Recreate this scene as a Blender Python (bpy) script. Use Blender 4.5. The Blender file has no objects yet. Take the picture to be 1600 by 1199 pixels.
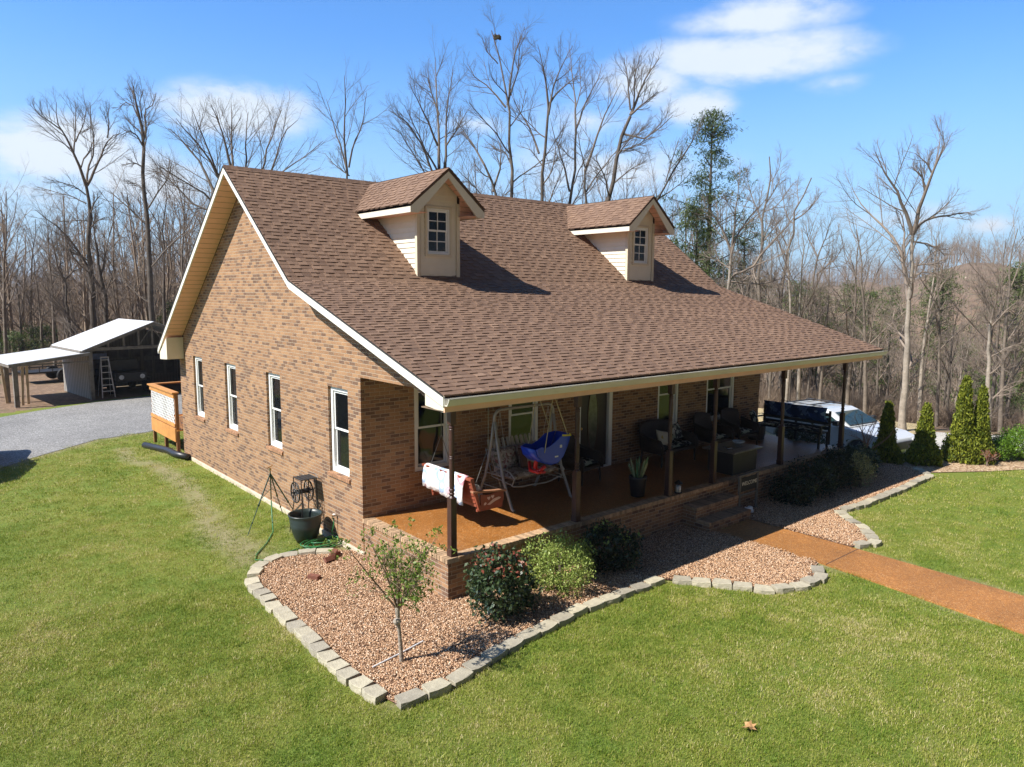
import bpy, bmesh, math, random
import numpy as np
from mathutils import Vector, Matrix, Euler
R = math.radians
C = bpy.context.scene.collection
ZG = -0.72                                   # lawn level; z = 0 is the porch floor
# ------------------------------------------------------------------ camera
CP = np.array([-6.3483, -9.0102, 4.1662]); F_PX = 1143.69
def _cam():
    y, t, r = R(-40.3025), R(7.1825), R(0.3216)
    fw = np.array([-math.sin(y)*math.cos(t), math.cos(y)*math.cos(t), -math.sin(t)])
    rt = np.cross(fw, [0, 0, 1]); rt /= np.linalg.norm(rt); up = np.cross(rt, fw)
    return fw, rt*math.cos(r)+up*math.sin(r), -rt*math.sin(r)+up*math.cos(r)
FW, RT, UP = _cam()
cd = bpy.data.cameras.new('camera'); cam = bpy.data.objects.new('camera', cd); C.objects.link(cam)
cam.matrix_world = Matrix(((RT[0], UP[0], -FW[0], CP[0]), (RT[1], UP[1], -FW[1], CP[1]), (RT[2], UP[2], -FW[2], CP[2]), (0, 0, 0, 1)))
cd.sensor_width = 36; cd.lens = 36*F_PX/1600; cd.clip_end = 9000; cd.clip_start = .1
bpy.context.scene.camera = cam
def site(u, v, dist):                        # where a sight line from the survey photo meets a given ground distance
    d = FW+RT*(u-800)/F_PX-UP*(v-599.5)/F_PX; d = d/math.hypot(d[0], d[1]); return CP+d*dist
def smooth(x): x = min(1, max(0, x)); return x*x*(3-2*x)
def interp(x, xs, ys): return float(np.interp(x, xs, ys))
# ------------------------------------------------------------------ materials
def nt(name):
    m = bpy.data.materials.new(name); m.use_nodes = True; t = m.node_tree; t.nodes.clear()
    o = t.nodes.new('ShaderNodeOutputMaterial'); b = t.nodes.new('ShaderNodeBsdfPrincipled'); t.links.new(b.outputs[0], o.inputs[0])
    return m, t, b, o
def N(t, kind, ins=None, **kw):
    n = t.nodes.new('ShaderNode'+kind)
    for k, v in kw.items(): setattr(n, k, v)
    for k, v in (ins or {}).items():
        if isinstance(v, bpy.types.NodeSocket): t.links.new(v, n.inputs[k])
        else: n.inputs[k].default_value = v
    return n
def rgba(c): return (c[0], c[1], c[2], 1)
def ramp(t, fac, stops, interp='LINEAR'):
    n = t.nodes.new('ShaderNodeValToRGB'); n.color_ramp.interpolation = interp; e = n.color_ramp.elements
    while len(e) < len(stops): e.new(.5)
    for i, (p, c) in enumerate(stops): e[i].position = p; e[i].color = rgba(c)
    t.links.new(fac, n.inputs[0]); return n.outputs[0]
def mixc(t, fac, a, b, mode='MIX'):
    n = t.nodes.new('ShaderNodeMix'); n.data_type = 'RGBA'; n.blend_type = mode
    for i, v in ((0, fac), (6, a), (7, b)):
        if isinstance(v, bpy.types.NodeSocket): t.links.new(v, n.inputs[i])
        else: n.inputs[i].default_value = v if i == 0 else rgba(v)
    return n.outputs[2]
def M2(t, op, a, b=None, c=None):
    n = t.nodes.new('ShaderNodeMath'); n.operation = op
    for i, v in enumerate((a, b, c)):
        if v is None: continue
        if isinstance(v, bpy.types.NodeSocket): t.links.new(v, n.inputs[i])
        else: n.inputs[i].default_value = v
    return n.outputs[0]
def noise(t, vec, scale, detail=4, rough=.6, w=None):
    return N(t, 'TexNoise', {'Vector': vec, 'Scale': scale, 'Detail': detail, 'Roughness': rough}).outputs[0]
def bump(t, b, h, dist=.01, st=1.0):
    n = N(t, 'Bump', {'Height': h, 'Distance': dist, 'Strength': st}); t.links.new(n.outputs[0], b.inputs['Normal'])
MATS = {}
def simple(name, col, rough=.7, var=.25, scale=6, bs=0, bscale=60, metal=0, spec=.5, coat=0, col2=None, attr=False, rnd=0):
    if name in MATS: return MATS[name]
    m, t, b, o = nt(name); P = N(t, 'TexCoord').outputs['Object']
    n = noise(t, P, scale)
    c2 = col2 or tuple(x*(1-var) for x in col); c1 = tuple(min(1, x*(1+var*.6)) for x in col)
    c = ramp(t, n, [(.32, c2), (.68, c1)])
    if attr:
        a = N(t, 'Attribute', attribute_name='shade').outputs['Color']; c = mixc(t, 1.0, c, a, 'MULTIPLY')
    if rnd:
        rr = N(t, 'ObjectInfo').outputs['Random']
        c = mixc(t, 1.0, c, ramp(t, rr, [(0, (1-rnd,)*3), (1, (1+rnd*.3, 1+rnd*.3, 1))]), 'MULTIPLY')
    t.links.new(c, b.inputs['Base Color']); b.inputs['Roughness'].default_value = rough; b.inputs['Metallic'].default_value = metal
    b.inputs['Specular IOR Level'].default_value = spec; b.inputs['Coat Weight'].default_value = coat
    if bs: bump(t, b, noise(t, P, bscale, 5), bs)
    MATS[name] = m; return m
def leafmat(name, c1, c2, trans=.25, rough=.5, spec=.4):
    m, t, b, o = nt(name); a = N(t, 'Attribute', attribute_name='shade').outputs['Fac']
    c = ramp(t, a, [(0, c1), (1, c2)]); t.links.new(c, b.inputs['Base Color']); b.inputs['Roughness'].default_value = rough; b.inputs['Specular IOR Level'].default_value = spec
    tr = N(t, 'BsdfTranslucent', {'Color': c}); mx = N(t, 'MixShader', {0: trans, 1: b.outputs[0], 2: tr.outputs[0]}); t.links.new(mx.outputs[0], o.inputs[0])
    MATS[name] = m; return m
def brickmat(name, top, side=False):
    m, t, b, o = nt(name); P = N(t, 'TexCoord').outputs['Object']; s = N(t, 'SeparateXYZ', {0: P})
    u = M2(t, 'ADD', s.outputs[0], s.outputs[1]); v = N(t, 'CombineXYZ', {0: u, 1: s.outputs[2]}).outputs[0]
    wob = N(t, 'TexNoise', {'Vector': v, 'Scale': 9, 'Detail': 2}); v2 = N(t, 'VectorMath', {0: v, 1: N(t, 'VectorMath', {0: wob.outputs[1], 'Scale': .006}, operation='SCALE').outputs[0]}, operation='ADD').outputs[0]
    br = N(t, 'TexBrick', {'Vector': v2, 'Color1': (0, 0, 0, 1), 'Color2': (1, 1, 1, 1), 'Mortar': (0, 0, 0, 1), 'Scale': 1, 'Mortar Size': .0055, 'Mortar Smooth': .3, 'Brick Width': .205, 'Row Height': .0685}, offset=.5)
    val = N(t, 'SeparateColor', {0: br.outputs[0]}).outputs[0]
    big = noise(t, N(t, 'VectorMath', {0: v, 1: (1, 4.5, 1)}, operation='MULTIPLY').outputs[0], 1.6, 3, .6)
    sel = M2(t, 'ADD', val, M2(t, 'MULTIPLY', M2(t, 'SUBTRACT', big, .5), .75))
    c = ramp(t, sel, top)
    f = noise(t, P, 45, 5, .7); c = mixc(t, .55, c, ramp(t, f, [(.3, (.55, .55, .55)), (.7, (1.25, 1.22, 1.15))]), 'MULTIPLY')
    wea = noise(t, P, .5, 4); c = mixc(t, .5, c, ramp(t, wea, [(.3, (.78, .76, .74)), (.7, (1.12, 1.1, 1.05))]), 'MULTIPLY')
    mort = mixc(t, noise(t, P, 8), (.38, .30, .215), (.53, .43, .32))
    c = mixc(t, br.outputs['Fac'], c, mort)
    t.links.new(c, b.inputs['Base Color']); b.inputs['Roughness'].default_value = .88; b.inputs['Specular IOR Level'].default_value = .25
    h = M2(t, 'ADD', M2(t, 'SUBTRACT', 1, br.outputs['Fac']), M2(t, 'MULTIPLY', f, .25)); bump(t, b, h, .008, .9)
    MATS[name] = m; return m
BR = [(.0, (.405, .238, .131)), (.3, (.36, .208, .115)), (.5, (.305, .172, .097)), (.70, (.34, .192, .106)), (.74, (.225, .132, .084)), (.88, (.165, .097, .066)), (1.0, (.235, .142, .09))]
brick = brickmat('brick', BR)
white = simple('white_vinyl', (.82, .82, .80), .35, .04, 3)
cream = simple('cream_trim', (.74, .66, .52), .5, .06, 3)
def stripes(name, col, dark, axis, pitch, w=.08, rough=.55):
    m, t, b, o = nt(name); P = N(t, 'TexCoord').outputs['Object']; s = N(t, 'SeparateXYZ', {0: P}).outputs[axis]
    f = M2(t, 'FRACT', M2(t, 'DIVIDE', s, pitch)); g = M2(t, 'LESS_THAN', f, w)
    n = noise(t, P, 5); c0 = ramp(t, n, [(.3, tuple(x*.9 for x in col)), (.7, col)])
    t.links.new(mixc(t, g, c0, dark), b.inputs['Base Color']); b.inputs['Roughness'].default_value = rough
    bump(t, b, M2(t, 'SUBTRACT', 1, g), .006); MATS[name] = m; return m
soffitm = stripes('soffit_boards', (.86, .50, .36), (.34, .19, .11), 2, .11)
siding = simple('lap_siding', (.76, .70, .56), .5, .06, 3)
def shinglemat():
    m, t, b, o = nt('asphalt_shingle'); P = N(t, 'TexCoord').outputs['Object']
    a = N(t, 'Attribute', attribute_name='shade').outputs['Fac']
    c = ramp(t, a, [(0, (.105, .063, .041)), (.35, (.17, .104, .068)), (.7, (.225, .142, .093)), (1, (.30, .195, .13))])
    g = noise(t, P, 260, 2, .8); c = mixc(t, .8, c, ramp(t, g, [(.3, (.5, .5, .52)), (.7, (1.45, 1.42, 1.4))]), 'MULTIPLY')
    w = noise(t, P, .45, 4); c = mixc(t, .6, c, ramp(t, w, [(.3, (.85, .83, .82)), (.7, (1.12, 1.1, 1.08))]), 'MULTIPLY')
    t.links.new(c, b.inputs['Base Color']); b.inputs['Roughness'].default_value = .85; b.inputs['Specular IOR Level'].default_value = .35
    bump(t, b, g, .003); MATS['shingle'] = m; return m
shingle = shinglemat()
darkfelt = simple('black_drip_edge', (.03, .026, .024), .7, .2)
def glassmat(name, tint=(.45, .5, .5), transp=.5):
    m, t, b, o = nt(name)
    b.inputs['Base Color'].default_value = (.012, .014, .016, 1); b.inputs['Roughness'].default_value = .05; b.inputs['Specular IOR Level'].default_value = .8
    P = N(t, 'TexCoord').outputs['Object']; bump(t, b, noise(t, P, 2.5, 1), .004)
    tr = N(t, 'BsdfTransparent', {'Color': rgba(tint)}); mx = N(t, 'MixShader', {0: transp, 1: b.outputs[0], 2: tr.outputs[0]}); t.links.new(mx.outputs[0], o.inputs[0])
    MATS[name] = m; return m
pane = glassmat('window_glass'); screen = glassmat('insect_screen_glass', (.25, .25, .25), .25)
curtain = simple('pale_curtain', (.42, .50, .36), .8, .15, 5)
brownpaint = simple('brown_metal_paint', (.062, .028, .021), .38, .2, 10, .0, metal=0)
concrete = simple('pale_concrete', (.56, .48, .36), .85, .22, 5, .006, 40)
def aggregate(name, c1, c2, c3, rough=.5, big=(.7, 1.15)):
    m, t, b, o = nt(name); P = N(t, 'TexCoord').outputs['Object']
    v = N(t, 'TexVoronoi', {'Vector': P, 'Scale': 90}); r = N(t, 'SeparateColor', {0: v.outputs['Color']}).outputs[0]
    c = ramp(t, r, [(0, c1), (.55, c2), (.9, c2), (1, c3)]); w = noise(t, P, .9, 5)
    c = mixc(t, .8, c, ramp(t, w, [(.3, (big[0],)*3), (.7, (big[1],)*3)]), 'MULTIPLY')
    d = noise(t, P, 14, 4); c = mixc(t, .5, c, ramp(t, d, [(.3, (.7, .68, .66)), (.7, (1.2, 1.2, 1.2))]), 'MULTIPLY')
    t.links.new(c, b.inputs['Base Color']); b.inputs['Roughness'].default_value = rough; b.inputs['Specular IOR Level'].default_value = .5
    bump(t, b, v.outputs['Distance'], .004, .6); MATS[name] = m; return m
porchagg = aggregate('porch_aggregate', (.20, .080, .020), (.40, .162, .038), (.66, .45, .25), .34)
pathagg = aggregate('path_aggregate', (.20, .082, .020), (.40, .168, .040), (.56, .34, .16), .7)
# ------------------------------------------------------------------ mesh building
def wloc(o):
    v = Vector((0, 0, 0))
    while o is not None: v += o.location; o = o.parent
    return v
def tag(o, label=None, cat=None, group=None, kind=None):
    if label: o['label'] = label
    if cat: o['category'] = cat
    if group: o['group'] = group
    if kind: o['kind'] = kind
    return o
def thing(name, loc, label, cat, group=None):
    o = bpy.data.objects.new(name, None); o.location = loc; o.empty_display_size = .2; C.objects.link(o); return tag(o, label, cat, group)
class MB:
    def __init__(s): s.v = []; s.f = []; s.c = []; s.cur = 1.0
    def add(s, vs, fs):
        k = len(s.v); s.v += [tuple(map(float, x)) for x in vs]; s.f += [tuple(i+k for i in f) for f in fs]; s.c += [s.cur]*len(fs); return s
    def box(s, x0, x1, y0, y1, z0, z1, m=None):
        v = [(x, y, z) for z in (z0, z1) for y in (y0, y1) for x in (x0, x1)]
        if m is not None: v = [tuple(m @ Vector(p)) for p in v]
        return s.add(v, [(0, 2, 3, 1), (4, 5, 7, 6), (0, 1, 5, 4), (1, 3, 7, 5), (3, 2, 6, 7), (2, 0, 4, 6)])
    def prism(s, poly, d):                   # poly: 3D points, d: extrusion vector
        n = len(poly); a = [Vector(p) for p in poly]; b = [p+Vector(d) for p in a]
        return s.add([tuple(p) for p in a+b], [tuple(range(n))[::-1], tuple(range(n, 2*n))]+[(i, (i+1) % n, (i+1) % n+n, i+n) for i in range(n)])
    def tube(s, pts, rad, sides=6, cap=True):
        P = [Vector(p) for p in pts]; n = len(P)
        if not hasattr(rad, '__len__'): rad = [rad]*n
        up = None; vs = []
        for i in range(n):
            t = (P[min(i+1, n-1)]-P[max(i-1, 0)]); t = t.normalized() if t.length > 1e-9 else Vector((0, 0, 1))
            if up is None: up = Vector((0, 0, 1)) if abs(t.z) < .9 else Vector((1, 0, 0))
            a = t.cross(up); a = a.normalized() if a.length > 1e-6 else t.orthogonal().normalized()
            b = a.cross(t); up = b
            for k in range(sides):
                q = 2*math.pi*k/sides; vs.append(tuple(P[i]+(a*math.cos(q)+b*math.sin(q))*rad[i]))
        fs = [(i*sides+k, i*sides+(k+1) % sides, (i+1)*sides+(k+1) % sides, (i+1)*sides+k) for i in range(n-1) for k in range(sides)]
        if cap: fs += [tuple(range(sides))[::-1], tuple(range((n-1)*sides, n*sides))]
        return s.add(vs, fs)
    def lathe(s, prof, c, sides=24, axis=None, m=None):   # prof: (r, z)
        vs = []
        for r, z in prof:
            for k in range(sides):
                q = 2*math.pi*k/sides; p = Vector((r*math.cos(q), r*math.sin(q), z))
                if m is not None: p = m @ p
                vs.append(tuple(p+Vector(c)))
        n = len(prof); fs = [(i*sides+k, i*sides+(k+1) % sides, (i+1)*sides+(k+1) % sides, (i+1)*sides+k) for i in range(n-1) for k in range(sides)]
        return s.add(vs, fs+[tuple(range(sides))[::-1], tuple(range((n-1)*sides, n*sides))])
    def build(s, name, mat, parent=None, smooth=False, bevel=0, rot=None, at=None, subsurf=0):
        me = bpy.data.meshes.new(name); off = wloc(parent) if parent else Vector((0, 0, 0))
        if at is not None: off = Vector(at)
        v = np.array(s.v, float).reshape(-1, 3)-np.array(off)
        me.from_pydata(v.tolist(), [], s.f); me.validate(); me.update()
        if len(me.polygons) == len(s.c) and any(c != 1.0 for c in s.c):
            a = me.attributes.new('shade', 'FLOAT', 'FACE'); a.data.foreach_set('value', s.c)
        if smooth: me.polygons.foreach_set('use_smooth', [True]*len(me.polygons))
        o = bpy.data.objects.new(name, me); C.objects.link(o); me.materials.append(mat)
        if parent: o.parent = parent
        if at is not None: o.location = Vector(at)-(wloc(parent) if parent else Vector((0, 0, 0)))
        if bevel:
            b = o.modifiers.new('bevel', 'BEVEL'); b.width = bevel; b.segments = 2; b.limit_method = 'ANGLE'
        if subsurf:
            b = o.modifiers.new('sub', 'SUBSURF'); b.levels = b.render_levels = subsurf
        return o
def npmesh(name, V, Fq, mat, parent=None, shade=None, smooth=False, tri=False):
    """big meshes straight from numpy: V (n,3), Fq (m,3 or 4)"""
    me = bpy.data.meshes.new(name); k = Fq.shape[1]
    me.vertices.add(len(V)); me.vertices.foreach_set('co', V.astype(np.float32).ravel())
    me.loops.add(Fq.size); me.loops.foreach_set('vertex_index', Fq.astype(np.int32).ravel())
    me.polygons.add(len(Fq)); me.polygons.foreach_set('loop_start', np.arange(0, Fq.size, k, dtype=np.int32)); me.polygons.foreach_set('loop_total', np.full(len(Fq), k, np.int32))
    if smooth: me.polygons.foreach_set('use_smooth', np.ones(len(Fq), bool))
    me.update(calc_edges=True)
    if shade is not None:
        a = me.attributes.new('shade', 'FLOAT', 'FACE'); a.data.foreach_set('value', np.asarray(shade, np.float32))
    me.materials.append(mat); o = bpy.data.objects.new(name, me); C.objects.link(o)
    if parent: o.parent = parent
    return o
def copy_tree(o, parent=None):
    c = o.copy(); C.objects.link(c); c.parent = parent
    for ch in o.children: copy_tree(ch, c)
    return c
def scatter(name, pts, rots, scl, idx, protos, kind='stuff', label=None, cat=None):
    col = bpy.data.collections.new(name+'_pieces')
    for p in protos:
        for cc in list(p.users_collection): cc.objects.unlink(p)
        col.objects.link(p)
    me = bpy.data.meshes.new(name); me.from_pydata(np.asarray(pts).tolist(), [], [])
    for nm, ty, val, key in (('rot', 'FLOAT_VECTOR', np.asarray(rots, np.float32).ravel(), 'vector'), ('scl', 'FLOAT', np.asarray(scl, np.float32), 'value'), ('pick', 'INT', np.asarray(idx, np.int32), 'value')):
        a = me.attributes.new(nm, ty, 'POINT'); a.data.foreach_set(key, val)
    o = bpy.data.objects.new(name, me); C.objects.link(o); tag(o, label, cat, None, kind)
    g = bpy.data.node_groups.new(name+'_nodes', 'GeometryNodeTree'); g.interface.new_socket('Geometry', in_out='INPUT', socket_type='NodeSocketGeometry'); g.interface.new_socket('Geometry', in_out='OUTPUT', socket_type='NodeSocketGeometry')
    L = g.links; n = g.nodes; gi = n.new('NodeGroupInput'); go = n.new('NodeGroupOutput'); ip = n.new('GeometryNodeInstanceOnPoints'); ci = n.new('GeometryNodeCollectionInfo')
    ci.inputs['Collection'].default_value = col; ci.inputs['Separate Children'].default_value = True; ci.inputs['Reset Children'].default_value = True
    def na(nm, ty): a = n.new('GeometryNodeInputNamedAttribute'); a.data_type = ty; a.inputs[0].default_value = nm; return [x for x in a.outputs if x.enabled and x.name == 'Attribute'][0]
    L.new(gi.outputs[0], ip.inputs['Points']); L.new(ci.outputs[0], ip.inputs['Instance']); ip.inputs['Pick Instance'].default_value = True
    L.new(na('pick', 'INT'), ip.inputs['Instance Index']); L.new(na('rot', 'FLOAT_VECTOR'), ip.inputs['Rotation']); L.new(na('scl', 'FLOAT'), ip.inputs['Scale']); L.new(ip.outputs[0], go.inputs[0])
    md = o.modifiers.new('scatter', 'NODES'); md.node_group = g
    return o
# ------------------------------------------------------------------ light and sky
SUN = Vector((-.90, .225, 1.0)).normalized()
sl = bpy.data.lights.new('sun', 'SUN'); sl.energy = 5.0; sl.angle = R(.53); sl.color = (1, .95, .87)
so = bpy.data.objects.new('sun', sl); C.objects.link(so); so.rotation_euler = (-SUN).to_track_quat('-Z', 'Y').to_euler(); so.location = (-20, 5, 30)
W = bpy.data.worlds.new('World'); bpy.context.scene.world = W; W.use_nodes = True; t = W.node_tree; t.nodes.clear()
sky = N(t, 'TexSky', sky_type='NISHITA'); sky.sun_disc = False; sky.sun_elevation = math.asin(SUN.z); sky.sun_rotation = math.atan2(SUN.x, SUN.y) % (2*math.pi)
sky.air_density = 1.0; sky.dust_density = .6; sky.ozone_density = 2.2; sky.altitude = 200
D3 = N(t, 'TexCoord').outputs['Generated']; sp = N(t, 'SeparateXYZ', {0: D3})
az = M2(t, 'ARCTAN2', sp.outputs[0], sp.outputs[1]); el = M2(t, 'ARCSINE', sp.outputs[2])
nv = N(t, 'CombineXYZ', {0: az, 1: M2(t, 'MULTIPLY', el, 2.2)}).outputs[0]
n1 = noise(t, nv, 6.5, 12, .66); n2 = noise(t, nv, 3.1, 4, .5)
CL = [(375, 170, 130, 44, 1), (350, 150, 60, 26, .6), (90, 235, 150, 52, .95), (190, 275, 190, 50, .75), (70, 300, 150, 60, .5), (1160, 92, 210, 40, .9), (1190, 28, 160, 34, .7), (1010, 130, 110, 42, .8), (1090, 165, 70, 36, .75), (1300, 133, 80, 22, .5), (930, 190, 170, 50, .45),
      (740, 195, 80, 22, .45), (930, 270, 260, 60, .5), (1410, 338, 130, 24, .6), (1545, 352, 70, 18, .55), (460, 290, 160, 40, .4), (1180, 60, 60, 30, .3), (1540, 180, 160, 26, .2), (300, 380, 400, 60, .35)]
tot = None
for (u, v, ru, rv, s) in CL:
    d = FW+RT*(u-800)/F_PX-UP*(v-599.5)/F_PX; d /= np.linalg.norm(d); a0 = math.atan2(d[0], d[1]); e0 = math.asin(d[2])
    k = math.cos(math.atan((u-800)/F_PX))**2
    x = M2(t, 'MULTIPLY', M2(t, 'SUBTRACT', az, a0), F_PX/ru/max(k, .5)); y = M2(t, 'MULTIPLY', M2(t, 'SUBTRACT', el, e0), F_PX/rv)
    dd = M2(t, 'SQRT', M2(t, 'ADD', M2(t, 'MULTIPLY', x, x), M2(t, 'MULTIPLY', y, y)))
    g = M2(t, 'MULTIPLY', M2(t, 'MAXIMUM', M2(t, 'SUBTRACT', 1.35, dd), 0), s)
    tot = g if tot is None else M2(t, 'MAXIMUM', tot, g)
cl = M2(t, 'MULTIPLY', tot, M2(t, 'ADD', -.22, M2(t, 'MULTIPLY', n1, 2.5)))
mr = N(t, 'MapRange', {0: cl, 1: .22, 2: .85, 3: 0, 4: .95}, interpolation_type='SMOOTHSTEP').outputs[0]
SKS = .056
base = mixc(t, 1.0, sky.outputs[0], (.95, 1.78, 2.62), 'MULTIPLY')
hz = N(t, 'MapRange', {0: el, 1: .0, 2: .34, 3: .80, 4: 0.0}, interpolation_type='SMOOTHSTEP').outputs[0]
north = N(t, 'MapRange', {0: sp.outputs[1], 1: -.45, 2: .35, 3: 0, 4: 1}, interpolation_type='SMOOTHSTEP').outputs[0]; hz = M2(t, 'MULTIPLY', hz, north); base = mixc(t, 1.0, base, mixc(t, north, (.09, .09, .092), (1, 1, 1)), 'MULTIPLY')  # sky and horizon haze dimmed behind the camera to cut fill on the porch
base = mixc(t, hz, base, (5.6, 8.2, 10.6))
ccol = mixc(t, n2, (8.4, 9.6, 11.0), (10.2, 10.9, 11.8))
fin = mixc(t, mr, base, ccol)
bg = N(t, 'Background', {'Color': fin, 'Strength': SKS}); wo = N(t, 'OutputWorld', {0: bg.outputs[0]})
vs = bpy.context.scene.view_settings; vs.view_transform = 'Standard'; vs.look = 'None'; vs.exposure = .75; vs.gamma = 1
bpy.context.scene.cycles.max_bounces = 6; bpy.context.scene.cycles.transparent_max_bounces = 12; bpy.context.scene.cycles.use_denoising = True
# ================================================================== THE HOUSE
LX, WY, DP = 13.19, 13.44, 2.68
OH = .46
PROF = [(-.60, 2.70), (4.53, 4.355), (7.79, 6.87), (13.78, 2.50)]
def rz(y): return interp(y, [p[0] for p in PROF], [p[1] for p in PROF])
house = thing('brick_house', (0, 0, 0), 'tan brick house with brown shingle roof, two dormers and a deep front porch', 'house')
def wall_slices(mb, axis, at, h0, h1, z0, top, holes, th, breaks=()):
    """wall along h in a vertical plane; top(h) gives its height; holes: (h0,h1,z0,z1)"""
    cuts = sorted(set([h0, h1]+[b for b in breaks if h0 < b < h1]+[c for o in holes for c in o[:2]]))
    P = (lambda h, z, d: (at+d, h, z)) if axis == 'x' else (lambda h, z, d: (h, at+d, z))
    for a, b in zip(cuts, cuts[1:]):
        m = (a+b)/2; o = [q for q in holes if q[0] <= m <= q[1]]; spans = []
        lo = z0
        for q in sorted(o, key=lambda q: q[2]): spans.append((lo, lo, q[2], q[2])); lo = q[3]
        spans.append((lo, lo, top(a), top(b)))
        for (za, zb, zc, zd) in spans:
            mb.prism([P(a, za, 0), P(b, zb, 0), P(b, zd, 0), P(a, zc, 0)], (th, 0, 0) if axis == 'x' else (0, th, 0))
SIDE = [(3.17, 3.97), (6.25, 7.02), (8.92, 9.69), (11.44, 12.2)]
SZ = (.66, 2.34)
shole = [(a, b, SZ[0], SZ[1]) for a, b in SIDE]
top = lambda y: rz(y)-.20
mb = MB(); wall_slices(mb, 'x', 0, DP, WY, -.62, top, shole, .22, (4.53, 7.79))
mb.prism([(0, DP, 2.62), (0, DP, top(DP)), (0, -.1, top(-.1)), (0, -.1, 2.46), (0, .5, 2.46), (0, .9, 2.62)], (.22, 0, 0))
mb.build('gable_wall', brick, house)
FWIN = [(1.13, 1.98, .70, 2.35), (3.48, 4.34, .70, 2.35), (8.45, 9.32, .70, 2.35), (10.55, 11.9, .62, 2.35)]
DOOR = (5.52, 6.72, 0, 2.2)
mb = MB(); wall_slices(mb, 'y', DP, .22, LX-.22, -.62, lambda x: 3.4, FWIN+[DOOR], .22); mb.build('front_wall', brick, house)
mb = MB(); wall_slices(mb, 'x', LX-.22, DP, WY, -.62, top, [], .22, (4.53, 7.79)); mb.prism([(LX-.22, DP, 2.62), (LX-.22, DP, top(DP)), (LX-.22, -.1, top(-.1)), (LX-.22, -.1, 2.46)], (.22, 0, 0)); mb.build('gable_wall', brick, house)
mb = MB(); wall_slices(mb, 'y', WY-.22, .22, LX-.22, -.62, lambda x: 2.55, [(1, 2, .7, 2.3), (8, 10, 0, 2.2)], .22); mb.build('back_wall', brick, house)
mb = MB(); mb.box(-.035, 0.22, DP-.05, WY, -.95, -.622); mb.box(.22, LX+.03, WY-.2, WY+.035, -.95, -.622); mb.build('foundation', concrete, house, bevel=.012)
inner = simple('interior_plaster', (.18, .17, .15), .9, .1)
mb = MB(); mb.box(.3, LX-.3, DP+.3, WY-.3, -.1, -.02); mb.box(.3, LX-.3, DP+.3, WY-.3, 2.6, 2.65); mb.box(.3, LX-.3, 6.1, 6.2, 0, 2.6); mb.box(4.6, 4.7, DP+.3, 6.1, 0, 2.6); mb.box(7.4, 7.5, DP+.3, 6.1, 0, 2.6); mb.build('interior_partition', inner, house)
def mapper(axis, at):
    if axis == 'x': return lambda h, d, z: (at+d, h, z)
    return lambda h, d, z: (h, at+d, z)
def fbox(mb, P, h0, h1, d0, d1, z0, z1):
    a = P(h0, d0, z0); b = P(h1, d1, z1); return mb.box(min(a[0], b[0]), max(a[0], b[0]), min(a[1], b[1]), max(a[1], b[1]), min(a[2], b[2]), max(a[2], b[2]))
def window(axis, at, h0, h1, z0, z1, sill=True, cur=None, white_m=None, parent=None, name='window', grid=False, dep=.055, fw=.085, screenlow=True):
    P = mapper(axis, at); wm = white_m or white; f = MB()
    for (a, b, c, d) in ((h0+.002, h0+fw, z0+.002, z1-.002), (h1-fw, h1-.002, z0+.002, z1-.002), (h0+fw, h1-fw, z1-fw, z1-.002), (h0+fw, h1-fw, z0+.002, z0+fw)): fbox(f, P, a, b, dep, dep+.10, c, d)
    fr = f.build(name, wm, parent or house, bevel=.006)
    par = fr if parent is None else (parent)
    zm = (z0+z1)/2+.02; s = MB(); g = h0+fw+.002, h1-fw-.002
    zb0, zt1 = z0+fw+.002, z1-fw-.002
    for (a, b, zz0, zz1, dd) in ((g[0], g[1], zm-.02, zt1, dep+.03), (g[0], g[1], zb0, zm+.02, dep+.055)):
        w = .04
        fbox(s, P, a, a+w, dd, dd+.02, zz0, zz1); fbox(s, P, b-w, b, dd, dd+.02, zz0, zz1); fbox(s, P, a+w, b-w, dd, dd+.02, zz0, zz0+w); fbox(s, P, a+w, b-w, dd, dd+.02, zz1-w, zz1)
        if grid:
            hm = (a+b)/2; zc = (zz0+zz1)/2; fbox(s, P, hm-.009, hm+.009, dd+.001, dd+.012, zz0+w, zz1-w); fbox(s, P, a+w, hm-.009, dd+.001, dd+.012, zc-.009, zc+.009); fbox(s, P, hm+.009, b-w, dd+.001, dd+.012, zc-.009, zc+.009)
    s.build('sash', wm, par)
    p = MB(); fbox(p, P, g[0]+.03, g[1]-.03, dep+.043, dep+.046, zm+.0, zt1-.03); p.build('pane', pane, par)
    p = MB(); fbox(p, P, g[0]+.03, g[1]-.03, dep+.066, dep+.069, zb0+.03, zm); p.build('pane', screen if screenlow else pane, par)
    if sill:
        s = MB(); n = max(2, round((h1-h0+.12)/.075)); q = (h1-h0+.10)/n; rr = random.Random(int(h0*100))
        for i in range(n):
            s.cur = rr.uniform(.7, 1.1); a = h0-.05+i*q
            s.prism([P(a+.003, .03, z0-.075), P(a+.003, -.035, z0-.085), P(a+.003, -.035, z0-.018), P(a+.003, .05, z0-.002)], Vector(P(q-.006, 0, 0))-Vector(P(0, 0, 0)))
        s.build('sill', brickface, par)
    if cur:
        c = MB(); ca, cb = cur; n = 26; vs = []
        for i in range(n+1):
            h = ca+(cb-ca)*i/n; d = dep+.16+.02*math.sin(i*1.7)+.01*math.sin(i*4.1); vs += [P(h, d, z0+.03), P(h, d, z1-.03)]
        c.add(vs, [(2*i, 2*i+2, 2*i+3, 2*i+1) for i in range(n)]); c.build('curtain', curtain, par)
    return fr
brickface = simple('loose_brick_face', (.40, .21, .11), .85, .25, 12, .004, 60, attr=True)
capbrick = simple('cap_brick', (.47, .31, .18), .85, .3, 14, .004, 60, attr=True)
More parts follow.
